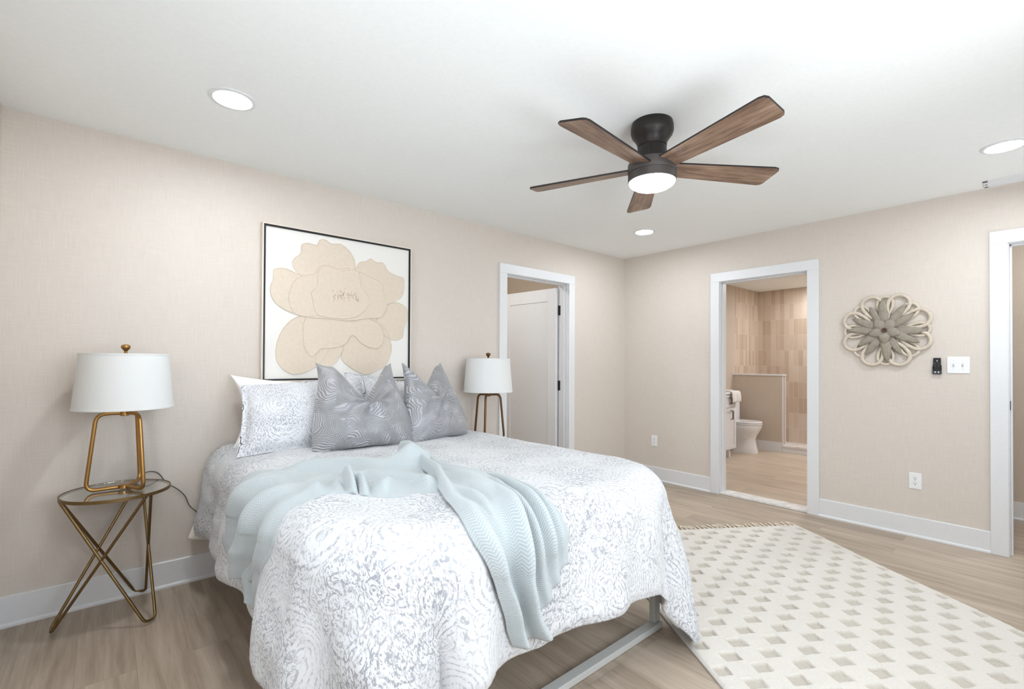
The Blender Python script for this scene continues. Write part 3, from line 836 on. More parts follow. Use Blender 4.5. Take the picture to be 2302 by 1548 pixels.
# ------------------------------------------------------------------ bed: low steel frame, mattress
CXB, AB, BB, RB, ZTB = -3.205, 0.705, 2.01, 0.12, 0.742
bed = thing('bed', 'low light grey metal bed frame under the patterned duvet', 'bed', (CXB, -1.04, 0))
fx0, fx1, fy0, fy1 = -0.765, 0.735, 1.00, -0.918      # local extents
m = MB(); m.box(fx0, fx1, fy1 - 0.045, fy1, 0.002, 0.030); o = m.build('foot_rail', 'rail', bed, smooth=0, bevel=0.003)
for sx in (fx0 + 0.0, fx1 - 0.045):
    m = MB(); m.box(sx, sx + 0.045, fy1 - 0.030, fy1, 0.030, 0.33); m.build('leg', 'rail', bed, smooth=0, bevel=0.003)
    m = MB(); m.prism([(sx, 0.33), (sx + 0.045, 0.33), (sx + 0.034, 0.0), (sx + 0.012, 0.0)], fy0 - 0.045, fy0, lambda a, b, tt: (a, tt, b)); m.build('leg', 'rail', bed, smooth=0, bevel=0.003)
    m = MB(); m.box(sx, sx + 0.045, fy1, fy0, 0.33, 0.39); m.build('side_rail', 'rail', bed, smooth=0, bevel=0.003)
for yb in (fy1 - 0.045, fy0 - 0.045):
    m = MB(); m.box(fx0, fx1, yb, yb + 0.045, 0.33, 0.39); m.build('cross_rail', 'rail', bed, smooth=0, bevel=0.003)
for i in range(9):
    m = MB(); y = fy1 + 0.12 + i * 0.21; m.box(fx0 + 0.045, fx1 - 0.045, y, y + 0.09, 0.365, 0.385); m.build('slat', 'rail', bed, smooth=0)
mo = []
for cx_, cy_, a0 in ((0.57, -0.22, 0), (-0.57, -0.22, 90), (-0.57, -1.80, 180), (0.57, -1.80, 270)):
    mo += [(CXB + cx_ + 0.165 * math.cos(math.radians(a0 + k * 15)), cy_ + 0.165 * math.sin(math.radians(a0 + k * 15))) for k in range(7)]
m = MB(); m.prism(mo, 0.392, 0.690, lambda a, b, tt: (a, b, tt))
tag(m.build('mattress', 'mattress', smooth=30, bevel=0.05, bevel_seg=5), 'white mattress hidden between the grey bed frame and the duvet', 'mattress')

# ------------------------------------------------------------------ duvet
def duvet(u, v, off=0.0):
    """fabric coordinates (metres from the bed's centre line, metres from the wall) -> point on the quilt"""
    u = np.asarray(u, float); v = np.asarray(v, float)
    su = np.where(u < 0, -1.0, 1.0)
    cr = 0.30
    du = np.maximum(np.abs(u) - AB + cr, 0); dv = np.maximum(v - BB + cr, 0)
    rr_ = np.hypot(du, dv) + 1e-9
    nx = du / rr_ * su; ny = dv / rr_
    e = np.maximum(rr_ - cr, 0)
    th = np.arctan2(dv, du)
    corner = np.sin(2 * th) ** 2 * sstep(e, 0.05, 0.4)
    e2 = e * (1 + corner * np.where(u > 0, 0.27, 0.06)) * (1 + 0.07 * sstep(u, 0.0, 0.65) * ny ** 2 + 0.02 * ny ** 2 + np.where(u < 0, 0.16 * sstep(v, 1.15, 1.9) * (1 - ny ** 2), 0))
    e2 = np.where(e2 > 0.66, 0.66 + 0.17 * np.tanh((e2 - 0.66) / 0.17), e2)
    q = np.minimum(e2 / RB, pi / 2)
    hang = np.maximum(e2 - RB * pi / 2, 0)
    flare = np.where(su > 0, 0.04, 0.15 - 0.05 * sstep(v, 0.3, 1.2) + 0.09 * sstep(v, 1.3, 1.8)) * (1 - ny) + 0.13 * ny + 0.17 * corner * (su > 0)
    out = RB * np.sin(q) + hang * flare
    drop = RB * (1 - np.cos(q)) + hang * (1 - 0.5 * flare ** 2)
    ph = sstep(e2, 0.06, 0.45)
    foot = ny ** 2; side = 1 - foot
    wf = 0.022 * np.sin(u * 9.5 + 0.6) + 0.012 * np.sin(u * 21 + 1.0 + v * 2) + 0.014 * np.sin(u * 4.3)
    ws = 0.018 * np.sin(v * 8.2 + 1.2) + 0.012 * np.sin(v * 19 + u * 2.0)
    cf = -0.075 * np.exp(-((th - 1.20) / 0.11) ** 2) - 0.03 * np.exp(-((th - 0.40) / 0.13) ** 2) + 0.035 * np.exp(-((th - 0.85) / 0.2) ** 2)
    out = out + ph * (foot * wf * (1 - corner) + side * ws * (1 - corner)) + cf * sstep(e2, 0.12, 0.5)
    ztop = ZTB + 0.004 * np.clip(u / AB, -1.2, 1.2) + 0.004 * sstep(v, 1.0, 2.0) + 0.012 * np.cos(np.clip(u / AB, -1, 1) * 1.4) + 0.006 * np.sin(u * 7 + v * 3) * np.sin(v * 6 - u * 2)
    rad = np.where(rr_ > cr, cr + out, rr_) + off * (rr_ > cr)
    x = np.clip(np.abs(u), 0, AB - cr) * su + nx * rad
    y = np.minimum(v, BB - cr) + ny * rad
    x = x - su * corner * np.maximum(hang - 0.15, 0) * 0.22
    z = ztop - drop + off * np.cos(q)
    z = np.where(z < 0.06, 0.034 + 0.026 * np.exp((z - 0.06) / 0.026), z)
    return np.stack([CXB + x, -y, z], -1)
def duvet_n(u, v):
    h = 2e-3
    a = duvet(u + h, v) - duvet(u - h, v); b = duvet(u, v + h) - duvet(u, v - h)
    n = np.cross(b, a); n /= np.linalg.norm(n, axis=-1, keepdims=True) + 1e-12
    return n
LSD, LFD = 0.50, 0.465
nu, nv = 300, 330
U, V = np.meshgrid(np.linspace(-AB - LSD, AB + LSD, nu), np.linspace(0.035, BB + LFD, nv))
P = duvet(U, V); N = duvet_n(U, V)
def wrinkle(U, V):
    wr = 0.0045 * smooth_noise(U * 9, V * 9, 4, 4) + 0.004 * smooth_noise(U * 26, V * 20, 9, 2)
    hangm = sstep(np.maximum(np.abs(U) - AB, V - BB), -0.05, 0.15)
    return wr + hangm * 0.008 * smooth_noise(U * 22, V * 8, 12, 3) * np.where(V > BB, 1, 0.6)
wr = wrinkle(U, V)
# hem seam
edge = np.minimum(np.minimum(U + AB + LSD, AB + LSD - U), BB + LFD - V)
wr += 0.010 * (sstep(edge, 0.0, 0.03) - 1.0)
P = P + N * wr[..., None]
m = MB(); m.grid(P, uv=np.stack([U, V], -1))
dv = m.build('duvet', 'duvet', smooth=180, fix=False)
so = dv.modifiers.new('fill', 'SOLIDIFY'); so.thickness = 0.016; so.offset = -1.0
tag(dv, 'white quilt with grey scroll print draped over the bed to near the floor', 'duvet')

# fitted sheet corner peeking out at the wall
m = MB()
fl = catmull([(-4.062, -0.060, 0.430), (-4.095, -0.065, 0.345), (-4.128, -0.075, 0.262)], 14)   # free edge, down to the tip
fr = catmull([(-3.985, -0.075, 0.430), (-4.000, -0.090, 0.330), (-4.005, -0.115, 0.225)], 14)   # edge tucked under the quilt
G = np.zeros((14, 14, 3))
for j in range(14):
    q = j / 13
    G[:, j] = fl * (1 - q) + fr * q
    G[:, j, 1] -= 0.012 * math.sin(q * 5.5) * np.linspace(0.2, 1, 14)
    G[:, j, 2] += 0.010 * math.sin(q * 3.1) * np.linspace(0, 1, 14)
m.grid(G)
sh = m.build('bed_sheet', 'sheet', smooth=180, fix=False)
so = sh.modifiers.new('cloth', 'SOLIDIFY'); so.thickness = 0.004; so.offset = 0
tag(sh, 'cream sheet corner hanging below the duvet at the wall', 'bed sheet')

# ------------------------------------------------------------------ pillows
def pillow(name, mat, base, w, h, T, tilt, yaw, label, cat, grp=None, chop=0.0, chop_w=0.75, ears=0.0, pinch=0.07, seed=1, wr=0.006, flange=0.0, shift=0.0, n=56, droop=(0, 0), taper=0.0):
    """standing pillow: base = centre of the lower edge on the bed, tilt = lean back in degrees"""
    t = np.linspace(-1, 1, n)
    t = np.sign(t) * (1 - (1 - np.abs(t)) ** 1.35)
    S, R = np.meshgrid(t, t)
    m = MB()
    for side in (1, -1):
        fl = 1 - flange
        a = np.clip(np.abs(S) / fl, 0, 1); b = np.clip(np.abs(R) / fl, 0, 1)
        th = T / 2 * np.power(np.maximum((1 - a ** 2.4) * (1 - b ** 2.4), 0), 0.52)
        X = S * w / 2 * (1 - pinch * (1 - R ** 2)); Z = h / 2 + R * h / 2 * (1 - pinch * (1 - S ** 2))
        up = (R + 1) / 2
        X = X * (1 - taper * (up - 0.35))
        if chop:
            g = np.clip(1 - np.abs(S - shift) / chop_w, 0, 1) ** 1.15
            Z = Z - chop * g * sstep(up, 0.35, 1.0)
            X = X - ears * X * sstep(up, 0.25, 1.0)
            tip = np.abs(S) ** 7 * sstep(up, 0.8, 1.0)
            Z = Z + 0.022 * tip; X = X + 0.006 * np.sign(S) * tip
            th = th * (1 - 0.45 * np.exp(-((S - shift) / 0.22) ** 2) * sstep(up, 0.5, 1.0)) + 0.018 * np.exp(-((S - shift) / 0.35) ** 2) * np.exp(-((up - 0.55) / 0.16) ** 2) * (1 - S ** 2) * (1 - R ** 2)
        Z = Z - sstep(up, 0.3, 1.0) * (droop[0] * np.clip(-S, 0, 1) + droop[1] * np.clip(S, 0, 1))
        # sits heavy: the lower edge flattens and the belly sags forward
        sag = np.exp(-(up / 0.22) ** 2)
        th = th + (sag * 0.020 * (1 - S ** 2) if side == 1 else 0)
        d = wr * smooth_noise(S * 5 + seed, R * 5 + side, seed, 3) * (1 - S ** 4) * (1 - R ** 4)
        d = d + wr * 0.9 * np.sin(np.arctan2(R - np.sign(R), S - np.sign(S)) * 9 + seed) * np.exp(-(((1 - np.abs(S)) ** 2 + (1 - np.abs(R)) ** 2) / 0.16)) * (1 - S ** 6) * (1 - R ** 6)
        if chop:
            # creases fan out from the chop
            ax, az = S - shift, (R - 0.15) * 0.9
            rn = np.hypot(ax, az)
            d = d + 0.011 * np.sin(np.arctan2(ax, -az) * 7 + seed) * np.exp(-((rn - 0.42) / 0.28) ** 2) * (1 - S ** 6) * (1 - R ** 6)
        Y = -side * (th + d)
        m.grid(np.stack([X, Y, Z], -1), uv=np.stack([S * w / 2 + seed * 0.37, R * h / 2 + (0 if side == 1 else 3)], -1), flip=(side == -1))
    ct, st_ = math.cos(math.radians(tilt)), math.sin(math.radians(tilt))
    m.v = [(x, y * ct + z * st_, -y * st_ + z * ct) for x, y, z in m.v]
    o = m.build(name, mat, smooth=180, fix=False)
    bm = bmesh.new(); bm.from_mesh(o.data); bmesh.ops.remove_doubles(bm, verts=bm.verts, dist=0.0004); bmesh.ops.recalc_face_normals(bm, faces=bm.faces); bm.to_mesh(o.data); bm.free()
    o.location = base; o.rotation_euler = (0, 0, math.radians(yaw))
    return tag(o, label, cat, grp)
pillow('sleeping_pillow', 'whitepillow', (-3.565, -0.170, 0.748), 0.74, 0.415, 0.14, 10, 0, 'plain white pillow standing against the bed wall behind the patterned sham', 'pillow', None, pinch=0.17, seed=2, droop=(-0.015, 0.02))
pillow('pillow_sham', 'sham', (-3.565, -0.475, 0.750), 0.77, 0.46, 0.21, 32, -3, 'grey and white patterned pillow sham at the left side of the bed head', 'pillow', 'patterned pillow shams', pinch=0.05, seed=3, flange=0.07, wr=0.014, droop=(0.03, -0.03), taper=0.13)
pillow('pillow_sham', 'sham', (-3.03, -0.34, 0.748), 0.52, 0.44, 0.15, 22, 4, 'patterned pillow sham mostly hidden behind the two silver cushions', 'pillow', 'patterned pillow shams', pinch=0.05, seed=5, flange=0.07, wr=0.01, droop=(-0.03, 0.06))
g1 = pillow('throw_cushion', 'feather', (-3.345, -0.660, 0.752), 0.60, 0.52, 0.24, 25, -4, 'silver feather velvet cushion with a deep chop, in front of the left sham', 'cushion', 'silver throw cushions', chop=0.235, chop_w=0.74, ears=0.26, pinch=0.05, seed=6, wr=0.011, shift=0.10)
g2 = pillow('throw_cushion', 'feather', (-2.835, -0.640, 0.752), 0.51, 0.51, 0.22, 21, 14, 'silver feather velvet cushion next to the right-hand lamp, shallow chop', 'cushion', 'silver throw cushions', chop=0.165, chop_w=0.85, ears=0.33, pinch=0.05, seed=11, wr=0.008, shift=-0.12)

# ------------------------------------------------------------------ aqua knit blanket tossed across the foot of the bed
def patch(m, e1, e2, ns, nt, off, fold):
    """cloth between two edge lines given in quilt coordinates; fold(s,t) = height above the quilt"""
    a = catmull(e1, ns); b = catmull(e2, ns)
    t = np.linspace(0, 1, nt)[None, :, None]
    UV = a[:, None, :] * (1 - t) + b[:, None, :] * t
    s = np.linspace(0, 1, ns)[:, None]; tt = np.linspace(0, 1, nt)[None, :]
    h = off + fold(s + 0 * tt, tt + 0 * s)
    u, v = UV[..., 0], UV[..., 1]
    wob = 0.012 * smooth_noise(s * 9 + 0 * tt, tt * 3 + 0 * s, 31, 2)
    u = u + wob
    h = np.maximum(h, 0.008) + wrinkle(u, v)
    Pp = duvet(u, v) + duvet_n(u, v) * h[..., None]
    L = np.r_[0, np.cumsum(np.linalg.norm(np.diff(a, axis=0), axis=1))][:, None] + 0 * tt
    wd = np.linalg.norm(a - b, axis=1).mean()
    m.grid(Pp, uv=np.stack([tt * wd + 0 * s, L], -1))
def bumpf(x, c, w): return np.exp(-((x - c) / w) ** 2)
m = MB()
A_far = [(-1.155, 0.985), (-1.10, 0.93), (-1.04, 0.87), (-0.95, 0.83), (-0.86, 0.83), (-0.77, 0.84), (-0.68, 0.90), (-0.53, 0.945), (-0.41, 1.03), (-0.33, 1.13), (-0.22, 1.20), (-0.10, 1.25)]
A_near = [(-1.06, 1.31), (-1.01, 1.38), (-0.945, 1.49), (-0.865, 1.545), (-0.806, 1.54), (-0.744, 1.52), (-0.66, 1.475), (-0.60, 1.50), (-0.55, 1.58), (-0.50, 1.645), (-0.416, 1.70), (-0.33, 1.75)]
def foldA(s, t):
    left = 1 - sstep(s, 0.30, 0.55)
    mid = sstep(s, 0.35, 0.60)
    # long soft folds running down the side, then a crumpled roll along the near edge
    h = left * (0.050 * bumpf(t, 0.22 + 0.18 * s, 0.09) + 0.062 * bumpf(t, 0.60 + 0.12 * s, 0.085) + 0.022 * bumpf(t, 0.86, 0.07) + 0.006 * np.sin(t * 22 + s * 6) * sstep(t, 0.05, 0.2))
    h = h + mid * (0.046 * bumpf(t, 0.16 + 0.06 * np.sin(s * 9), 0.10) + 0.048 * bumpf(t, 0.80 + 0.07 * np.sin(s * 27), 0.085) * (0.55 + 0.45 * np.sin(s * 41)) + 0.020 * bumpf(t, 0.50 + 0.10 * np.sin(s * 14), 0.08))
    h = h + 0.075 * bumpf(s, 0.93, 0.055) * bumpf(t, 0.10, 0.20)
    h = h + 0.034 * bumpf(s, 0.66, 0.06) * bumpf(t, 0.88, 0.16) * (1 + np.sin(s * 110))
    h = h + 0.018 * bumpf(t - 0.9 * (s - 0.42), 0.2, 0.05) * bumpf(s, 0.40, 0.12)
    return h * sstep(t, -0.02, 0.08) * sstep(1 - t, -0.02, 0.06) + 0.004 * smooth_noise(s * 25, t * 12, 8, 3)
patch(m, A_far, A_near, 170, 70, 0.014, foldA)
# tail that doubles back under at the lower left
patch(m, [(-1.04, 1.08), (-1.09, 1.15), (-1.15, 1.24)], [(-1.00, 1.42), (-1.07, 1.40), (-1.145, 1.33)], 34, 34, 0.012, lambda s, t: 0.030 * bumpf(t, 0.3, 0.18) + 0.02 * bumpf(t, 0.75, 0.15))
C_l = [(-0.20, 1.12), (-0.20, 1.25), (-0.215, 1.40), (-0.25, 1.55), (-0.335, 1.75), (-0.415, 1.95), (-0.455, 2.10), (-0.43, 2.19), (-0.40, 2.27), (-0.365, 2.35), (-0.325, 2.435)]
C_r = [(-0.06, 1.16), (-0.085, 1.29), (-0.10, 1.45), (-0.105, 1.64), (-0.165, 1.87), (-0.235, 2.03), (-0.285, 2.13), (-0.285, 2.22), (-0.26, 2.29), (-0.235, 2.36), (-0.205, 2.425)]
def foldC(s, t):
    h = 0.060 * bumpf(t, 0.12, 0.12) * (1 - sstep(s, 0.35, 0.75)) + 0.026 * bumpf(t, 0.62, 0.20) * bumpf(s, 0.5, 0.2)
    h = h + sstep(s, 0.55, 0.8) * (0.052 * bumpf(t, 0.20, 0.16) + 0.060 * bumpf(t, 0.85, 0.13) - 0.004)
    h = h + 0.060 * bumpf(s, 0.05, 0.07) * bumpf(t, 0.45, 0.4) + 0.030 * bumpf(t - 0.9 * (s - 0.6), 0.4, 0.07) * bumpf(s, 0.62, 0.10)
    return h * sstep(t, -0.03, 0.07) * sstep(1 - t, -0.03, 0.05) + 0.018 * sstep(t, 0.4, 1) * (1 - sstep(s, 0.85, 1)) + 0.004 * smooth_noise(s * 22, t * 9, 18, 3)
patch(m, C_l, C_r, 150, 60, 0.024, foldC)
D_in = [(-0.10, 1.38), (-0.12, 1.55), (-0.17, 1.78), (-0.235, 1.97), (-0.285, 2.10), (-0.290, 2.20), (-0.270, 2.29), (-0.235, 2.385)]
D_out = [(-0.06, 1.40), (-0.05, 1.60), (-0.062, 1.78), (-0.075, 1.93), (-0.085, 2.05), (-0.075, 2.13), (-0.068, 2.175), (-0.060, 2.215)]
def foldD(s, t):
    h = sstep(s, 0.15, 0.55) * (0.044 * bumpf(t, 0.28, 0.085) + 0.052 * bumpf(t, 0.54, 0.08) + 0.034 * bumpf(t, 0.80, 0.08))
    return h * (1 - 0.6 * sstep(s, 0.75, 1.0)) * sstep(1 - t, -0.02, 0.05) + 0.003 * smooth_noise(s * 22, t * 9, 28, 3)
patch(m, D_in, D_out, 110, 60, 0.012, foldD)
bl = m.build('blanket', 'blanket', smooth=180, fix=False)
so = bl.modifiers.new('cloth', 'SOLIDIFY'); so.thickness = 0.009; so.offset = 0
tag(bl, 'pale aqua knit blanket tossed across the duvet and hanging off the foot', 'blanket')

# ------------------------------------------------------------------ glass side tables and brass lamps
ZTAB = 0.615
def side_table(loc, label):
    t = thing('side_table', label, 'side table', loc, 0, 'round glass side tables')
    R = 0.212
    m = MB()
    m.lathe([(R - 0.012, -0.011), (R, -0.011), (R, 0.004), (R - 0.005, 0.004), (R - 0.005, -0.004), (R - 0.012, -0.004), (R - 0.012, -0.011)], (0, 0, ZTAB), 64, close_top=False, close_bottom=False)
    m.build('rim', 'bronze', t)
    m = MB(); m.lathe([(R - 0.006, -0.0035), (R - 0.006, 0.0025)], (0, 0, ZTAB), 64); m.build('glass_top', 'glass', t)
    angs = [math.radians(a) for a in (183, 303, 63)]
    rf = 0.232
    for i in range(3):
        f = Vector((rf * math.cos(angs[i]), rf * math.sin(angs[i]), 0.0075))
        tops = []
        for j, sg in (((i + 1) % 3, -1), ((i + 2) % 3, 1)):
            a = angs[j] + sg * 0.055
            tops.append(Vector(((R - 0.006) * math.cos(a), (R - 0.006) * math.sin(a), ZTAB - 0.011)))
        tang = Vector((-math.sin(angs[i]), math.cos(angs[i]), 0))
        # hairpin: up one rod, round the foot, up the other
        side0 = tang if (tops[0] - f).dot(tang) > 0 else -tang
        w = 0.024
        pts = [tops[0], f + side0 * w * 0.9 + (tops[0] - f).normalized() * 0.012, f - side0 * w * 0.9 + (tops[1] - f).normalized() * 0.012, tops[1]]
        m = MB(); m.tube(round_poly([pts[0], pts[1], pts[2], pts[3]], 0.022, 7, closed=False), 0.0066, 12)
        m.build('hairpin_leg', 'bronze', t, smooth=60)
    return t
side_table((-4.430, -0.218, 0), 'round glass and bronze side table under the lamp left of the bed')
side_table((-2.135, -0.225, 0), 'round glass and bronze side table at the far side of the bed')

def table_lamp(loc, rot, label, metal='brass', cord=None):
    t = thing('table_lamp', label, 'lamp', loc, 0, 'white shaded three-legged lamps')
    # three bent rods, each from the foot collar out, up and back in to the neck collar
    for a in rot:
        a = math.radians(a); c, s = math.cos(a), math.sin(a)
        prof = [(0.020, 0.012), (0.143, 0.010), (0.106, 0.374), (0.012, 0.374)]
        pts = round_poly([(r * c, r * s, z) for r, z in prof], 0.042, 8, closed=False)
        m = MB(); m.tube(pts, 0.0088, 14); m.build('leg', metal, t, smooth=60)
    m = MB(); m.lathe([(0.022, 0.004), (0.024, 0.006), (0.024, 0.020), (0.020, 0.022)], n=24); m.build('foot_collar', metal, t)
    m = MB(); m.lathe([(0.017, 0.360), (0.020, 0.363), (0.020, 0.386), (0.012, 0.390), (0.012, 0.470), (0.018, 0.474), (0.018, 0.510), (0.004, 0.512), (0.004, 0.672)], n=20); m.build('neck', metal, t)
    # tapered drum shade with spider ring
    m = MB()
    zb, zt, rb, rt = 0.396, 0.666, 0.198, 0.176
    m.lathe([(rb - 0.003, zb), (rb, zb), (rb + 0.0012, zb + 0.001), (rb + 0.0006, zb + 0.010), (rb - 0.0006, zb + 0.0105), (rt, zt - 0.010), (rt + 0.001, zt - 0.0095), (rt + 0.001, zt), (rt - 0.003, zt), (rb - 0.003, zb)], n=72, close_top=False, close_bottom=False)
    sh = m.build('lamp_shade', 'shade', t, smooth=40)
    m = MB()
    for k in range(3):
        a = 2 * pi * k / 3 + 0.5
        m.tube([(0, 0, zt - 0.006), ((rt - 0.002) * math.cos(a), (rt - 0.002) * math.sin(a), zt - 0.006)], 0.002, 6)
    m.build('spider', metal, t)
    m = MB(); m.lathe([(0.006, 0.666), (0.008, 0.672), (0.006, 0.677), (0.010, 0.683), (0.0175, 0.692), (0.0195, 0.700), (0.0165, 0.708), (0.008, 0.712)], n=24); m.build('finial', metal, t)
    m = MB(); m.lathe([(0.004, 0.512), (0.018, 0.518), (0.028, 0.545), (0.028, 0.570), (0.012, 0.595)], n=20); m.build('bulb', 'plastic', t)
    if cord:
        cp = catmull([tuple(Vector(p) - Vector(loc)) for p in cord], 60)
        m = MB(); m.tube([tuple(p) for p in cp], 0.0026, 8); m.build('power_cord', 'cord', t, smooth=60)
    return t
table_lamp((-4.405, -0.215, ZTAB + 0.003), (180, 300, 62), 'brass lamp with white drum shade on the table left of the bed', 'brass',
    [(-4.405, -0.195, 0.628), (-4.36, -0.12, 0.624), (-4.30, -0.040, 0.655), (-4.262, -0.012, 0.640), (-4.217, -0.012, 0.575), (-4.166, -0.010, 0.530), (-4.135, -0.010, 0.490), (-4.112, -0.010, 0.430), (-4.075, -0.010, 0.385), (-4.02, -0.02, 0.33), (-3.95, -0.012, 0.26)])
table_lamp((-2.135, -0.215, ZTAB + 0.003), (-18, 102, 222), 'bronze lamp with white drum shade beyond the bed beside the closet door', 'bronze2')

# ------------------------------------------------------------------ rug
RW = Vector((0.834, -0.552)); RD = Vector((-0.552, -0.834)); RO = Vector((-0.438, -1.906))
RWID, RLEN = 1.60, 2.42
rug = thing('area_rug', 'ivory wool rug with staggered tan squares and a fringed end on the floor', 'rug', (0, 0, 0))
na, nb = 321, 485
Aw, Bd = np.meshgrid(np.linspace(-RWID, 0, na), np.linspace(0, RLEN, nb))
gx, gy = 0.180, 0.1715
wob = 0.004 * smooth_noise(Aw * 30, Bd * 30, 5, 2)
px_ = (Aw + 0.926 + wob) / gx; py_ = (Bd - 1.463 + wob) / gy
def recess(px_, py_):
    fx = np.abs(px_ - np.round(px_)) * gx; fy = np.abs(py_ - np.round(py_)) * gy
    return (1 - sstep(fx, 0.032, 0.038)) * (1 - sstep(fy, 0.025, 0.031))
rec = np.maximum(recess(px_, py_), recess(px_ - 0.5, py_ - 0.5))
edge = np.minimum(np.minimum(-Aw, Aw + RWID), np.minimum(Bd, RLEN - Bd))
rec = rec * sstep(edge, 0.01, 0.03)
Zr = 0.0165 - 0.0125 * rec + 0.0012 * smooth_noise(Aw * 120, Bd * 120, 2, 2) - 0.008 * (1 - sstep(edge, 0.0, 0.012))
wav = 0.006 * np.sin(Bd * 6.0 + 0.4) * np.exp(-((Aw) / 0.12) ** 2)
Xr = RO.x + RW.x * (Aw + wav) + RD.x * Bd; Yr = RO.y + RW.y * (Aw + wav) + RD.y * Bd
m = MB(); m.grid(np.stack([Xr, Yr, Zr], -1), flip=True)
# skirt down to the floor
def skirt(ix, iy):
    for (a, b), (c, d) in zip(zip(ix[:-1], iy[:-1]), zip(ix[1:], iy[1:])):
        k = m.addv([(Xr[a, b], Yr[a, b], Zr[a, b]), (Xr[c, d], Yr[c, d], Zr[c, d]), (Xr[c, d], Yr[c, d], 0.001), (Xr[a, b], Yr[a, b], 0.001)])
        m.face((k, k + 1, k + 2, k + 3))
rng_a = list(range(na)); rng_b = list(range(nb))
skirt([0] * na, rng_a); skirt([nb - 1] * na, rng_a); skirt(rng_b, [0] * nb); skirt(rng_b, [na - 1] * nb)
pile = m.build('pile', 'rug', rug, smooth=60, fix=False)
at = pile.data.attributes.new('low_pile', 'FLOAT', 'POINT')
vals = np.zeros(len(pile.data.vertices), dtype=np.float32); vals[:na * nb] = rec.ravel(); at.data.foreach_set('value', vals)
for end, name in ((0.0, 'fringe'), (RLEN, 'fringe')):
    m = MB(); rr = random.Random(5)
    sg = -1 if end == 0 else 1
    for i in range(46):
        a = -RWID + 0.014 + i * (RWID - 0.028) / 45
        L = rr.uniform(0.070, 0.100); k = rr.uniform(-0.030, 0.030)
        pts = []
        for s in (0, 0.2, 0.35, 0.6, 0.8, 1.0):
            aa = a + k * s * s; bb = end + sg * L * s
            pts.append((RO.x + RW.x * aa + RD.x * bb, RO.y + RW.y * aa + RD.y * bb, 0.0125 - 0.0065 * s))
        m.tube(pts, 0.003, 6, radii=[0.006, 0.0068, 0.0042, 0.0058, 0.0060, 0.0048])
    m.build(name, 'fringe', rug, smooth=60, fix=False)

# ------------------------------------------------------------------ bathroom: toilet, vanity, towel
def ell(cx, cy, a, b0, b1, n=40):
    """oval that is blunt at the back (+y) and round at the front (-y)"""
    o = []
    for i in range(n):
        th = 2 * pi * i / n; c, s = math.cos(th), math.sin(th)
        o.append((cx + a * abs(c) ** 0.9 * (1 if c > 0 else -1), cy + (b0 * s if s < 0 else b1 * abs(s) ** 0.7)))
    return o
toilet = thing('toilet', 'white porcelain toilet beside the half wall in the bathroom', 'toilet', (2.36, 0, BZ))
secs = [(0.0, -0.335, 0.105, 0.175, 0.22), (0.02, -0.335, 0.107, 0.178, 0.22), (0.10, -0.330, 0.098, 0.160, 0.21), (0.19, -0.325, 0.100, 0.150, 0.21), (0.25, -0.330, 0.125, 0.165, 0.21), (0.31, -0.335, 0.165, 0.195, 0.21), (0.36, -0.340, 0.182, 0.215, 0.21), (0.395, -0.340, 0.184, 0.218, 0.21)]
m = MB(); rings = []
for z, cy, a, b0, b1 in secs: rings.append(m.addv([(x, y, z) for x, y in ell(0, cy, a, b0, b1)]))
for r0, r1 in zip(rings[:-1], rings[1:]):
    for i in range(40):
        j = (i + 1) % 40; m.face((r0 + i, r0 + j, r1 + j, r1 + i))
m.face([rings[-1] + i for i in range(40)]); m.face([rings[0] + i for i in range(40)][::-1])
m.build('bowl', 'porcelain', toilet, smooth=50)
m = MB(); m.prism(ell(0, -0.340, 0.188, 0.222, 0.17), 0.398, 0.414, lambda a, b, tt: (a, b, tt)); m.build('seat', 'porcelain', toilet, smooth=40, bevel=0.004)
m = MB(); m.prism(ell(0, -0.340, 0.186, 0.220, 0.165), 0.417, 0.440, lambda a, b, tt: (a, b, tt)); m.build('lid', 'porcelain', toilet, smooth=40, bevel=0.008)
m = MB(); m.box(-0.20, 0.20, -0.185, -0.012, 0.385, 0.72); m.build('tank', 'porcelain', toilet, smooth=30, bevel=0.02, bevel_seg=4)
m = MB(); m.box(-0.21, 0.21, -0.195, -0.008, 0.722, 0.752); m.build('tank_lid', 'porcelain', toilet, smooth=30, bevel=0.008)
m = MB(); m.tube([(-0.15, -0.19, 0.66), (-0.15, -0.205, 0.66), (-0.10, -0.207, 0.655)], 0.006, 8); m.build('flush_handle', 'steel', toilet, smooth=60)

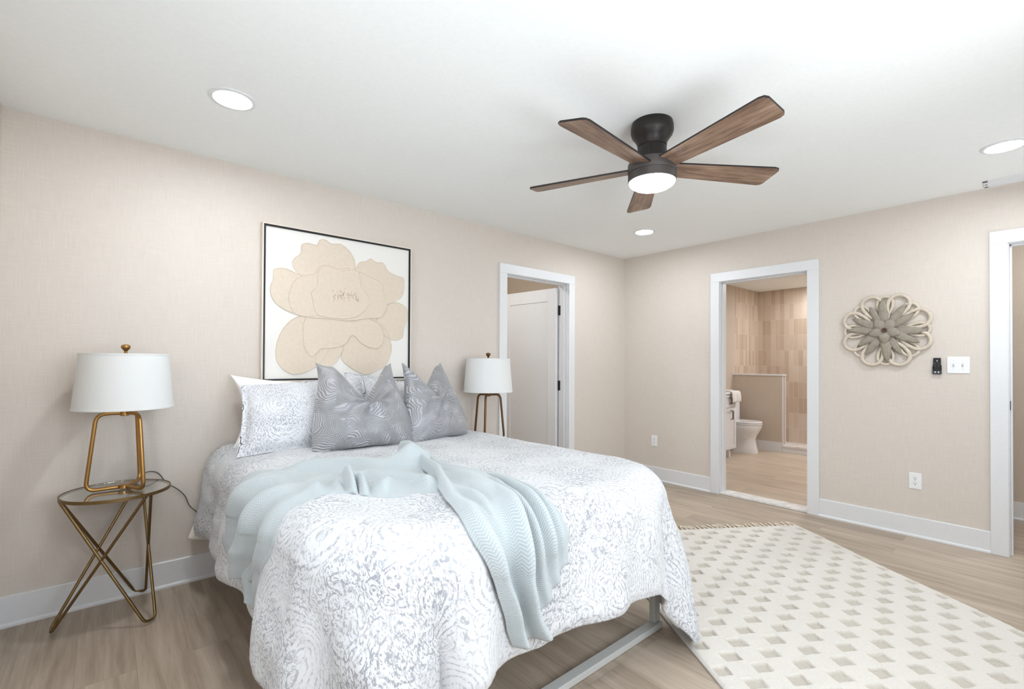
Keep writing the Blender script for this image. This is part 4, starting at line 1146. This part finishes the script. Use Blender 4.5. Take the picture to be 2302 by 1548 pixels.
VX0, VX1, VY = 1.02, 1.945, -0.40
van = thing('vanity_cabinet', 'white shaker vanity cabinet with black pulls inside the bath doorway', 'vanity', (VX1, 0, BZ))
w = VX1 - VX0
m = MB(); m.box(-w, 0, VY + 0.018, -0.01, 0.105, 0.84); m.build('body', 'vanity', van, smooth=0, bevel=0.002)
def shaker(m, x0, x1, z0, z1, y, fr=0.05):
    m.box(x0, x0 + fr, y, y + 0.018, z0, z1); m.box(x1 - fr, x1, y, y + 0.018, z0, z1); m.box(x0 + fr, x1 - fr, y, y + 0.018, z0, z0 + fr); m.box(x0 + fr, x1 - fr, y, y + 0.018, z1 - fr, z1); m.box(x0 + fr, x1 - fr, y + 0.010, y + 0.018, z0 + fr, z1 - fr)
for x0, x1, hx_ in ((-w / 2 + 0.003, -0.004, -w / 2 + 0.205), (-w + 0.004, -w / 2 - 0.003, -w / 2 - 0.205)):
    m = MB(); shaker(m, x0, x1, 0.115, 0.655, VY); d = m.build('door', 'vanity', van, smooth=0, bevel=0.0015)
    hx2 = x1 - 0.155 if x1 > -0.1 else x0 + 0.155
    m = MB(); m.tube([(hx2, VY, 0.51), (hx2, VY - 0.028, 0.51), (hx2, VY - 0.028, 0.62), (hx2, VY, 0.62)], 0.007, 8); o = m.build('pull', 'black', d, smooth=60)
    m = MB(); shaker(m, x0, x1, 0.665, 0.832, VY, 0.035); d = m.build('drawer', 'vanity', van, smooth=0, bevel=0.0015)
    m = MB(); m.tube([(hx2 - 0.03, VY, 0.72), (hx2 - 0.03, VY - 0.028, 0.72), (hx2 - 0.03, VY - 0.028, 0.79), (hx2 - 0.03, VY, 0.79)], 0.007, 8); m.build('pull', 'black', d, smooth=60)
for x0, x1 in ((-0.165, -0.135), (-w + 0.0, -w + 0.03)):
    m = MB(); m.box(x0, x1, VY + 0.02, VY + 0.05, 0.0, 0.105); m.build('leg', 'vanity', van, smooth=0)
m = MB(); m.box(-0.03, 0.0, -0.045, -0.012, 0.0, 0.105); m.build('leg', 'vanity', van, smooth=0)
m = MB(); m.box(VX0 - 0.01, VX1 + 0.012, VY - 0.012, -0.004, BZ + 0.8402, BZ + 0.872)
tag(m.build('countertop', 'marble', smooth=0, bevel=0.003), 'white stone countertop on the bathroom vanity', 'countertop')
m = MB()
pa = catmull([(1.70, BZ + 0.878, -0.20), (1.70, BZ + 0.884, -0.36), (1.70, BZ + 0.872, -0.434), (1.70, BZ + 0.80, -0.450), (1.70, BZ + 0.735, -0.450)], 24)
G = np.zeros((24, 18, 3))
for j in range(18):
    q = j / 17
    G[:, j, 0] = 1.74 + 0.24 * q
    G[:, j, 1] = pa[:, 2] + 0.004 * np.sin(q * 14 + np.linspace(0, 2, 24))
    lift = 0.006 * np.sin(q * 9)
    G[:, j, 2] = pa[:, 1] + lift * (np.linspace(0, 1, 24) < 0.4)
    # right edge folds over the end of the counter
    k = max(0.0, (G[0, j, 0] - 1.962) / 0.03)
    G[:, j, 2] -= 0.05 * min(1, k) * (np.linspace(0, 1, 24) < 0.55)
m.grid(G)
tw = m.build('hand_towel', 'towel', smooth=180, fix=False)
so = tw.modifiers.new('cloth', 'SOLIDIFY'); so.thickness = 0.008; so.offset = 1
tag(tw, 'white terry hand towel draped over the vanity countertop edge', 'towel')
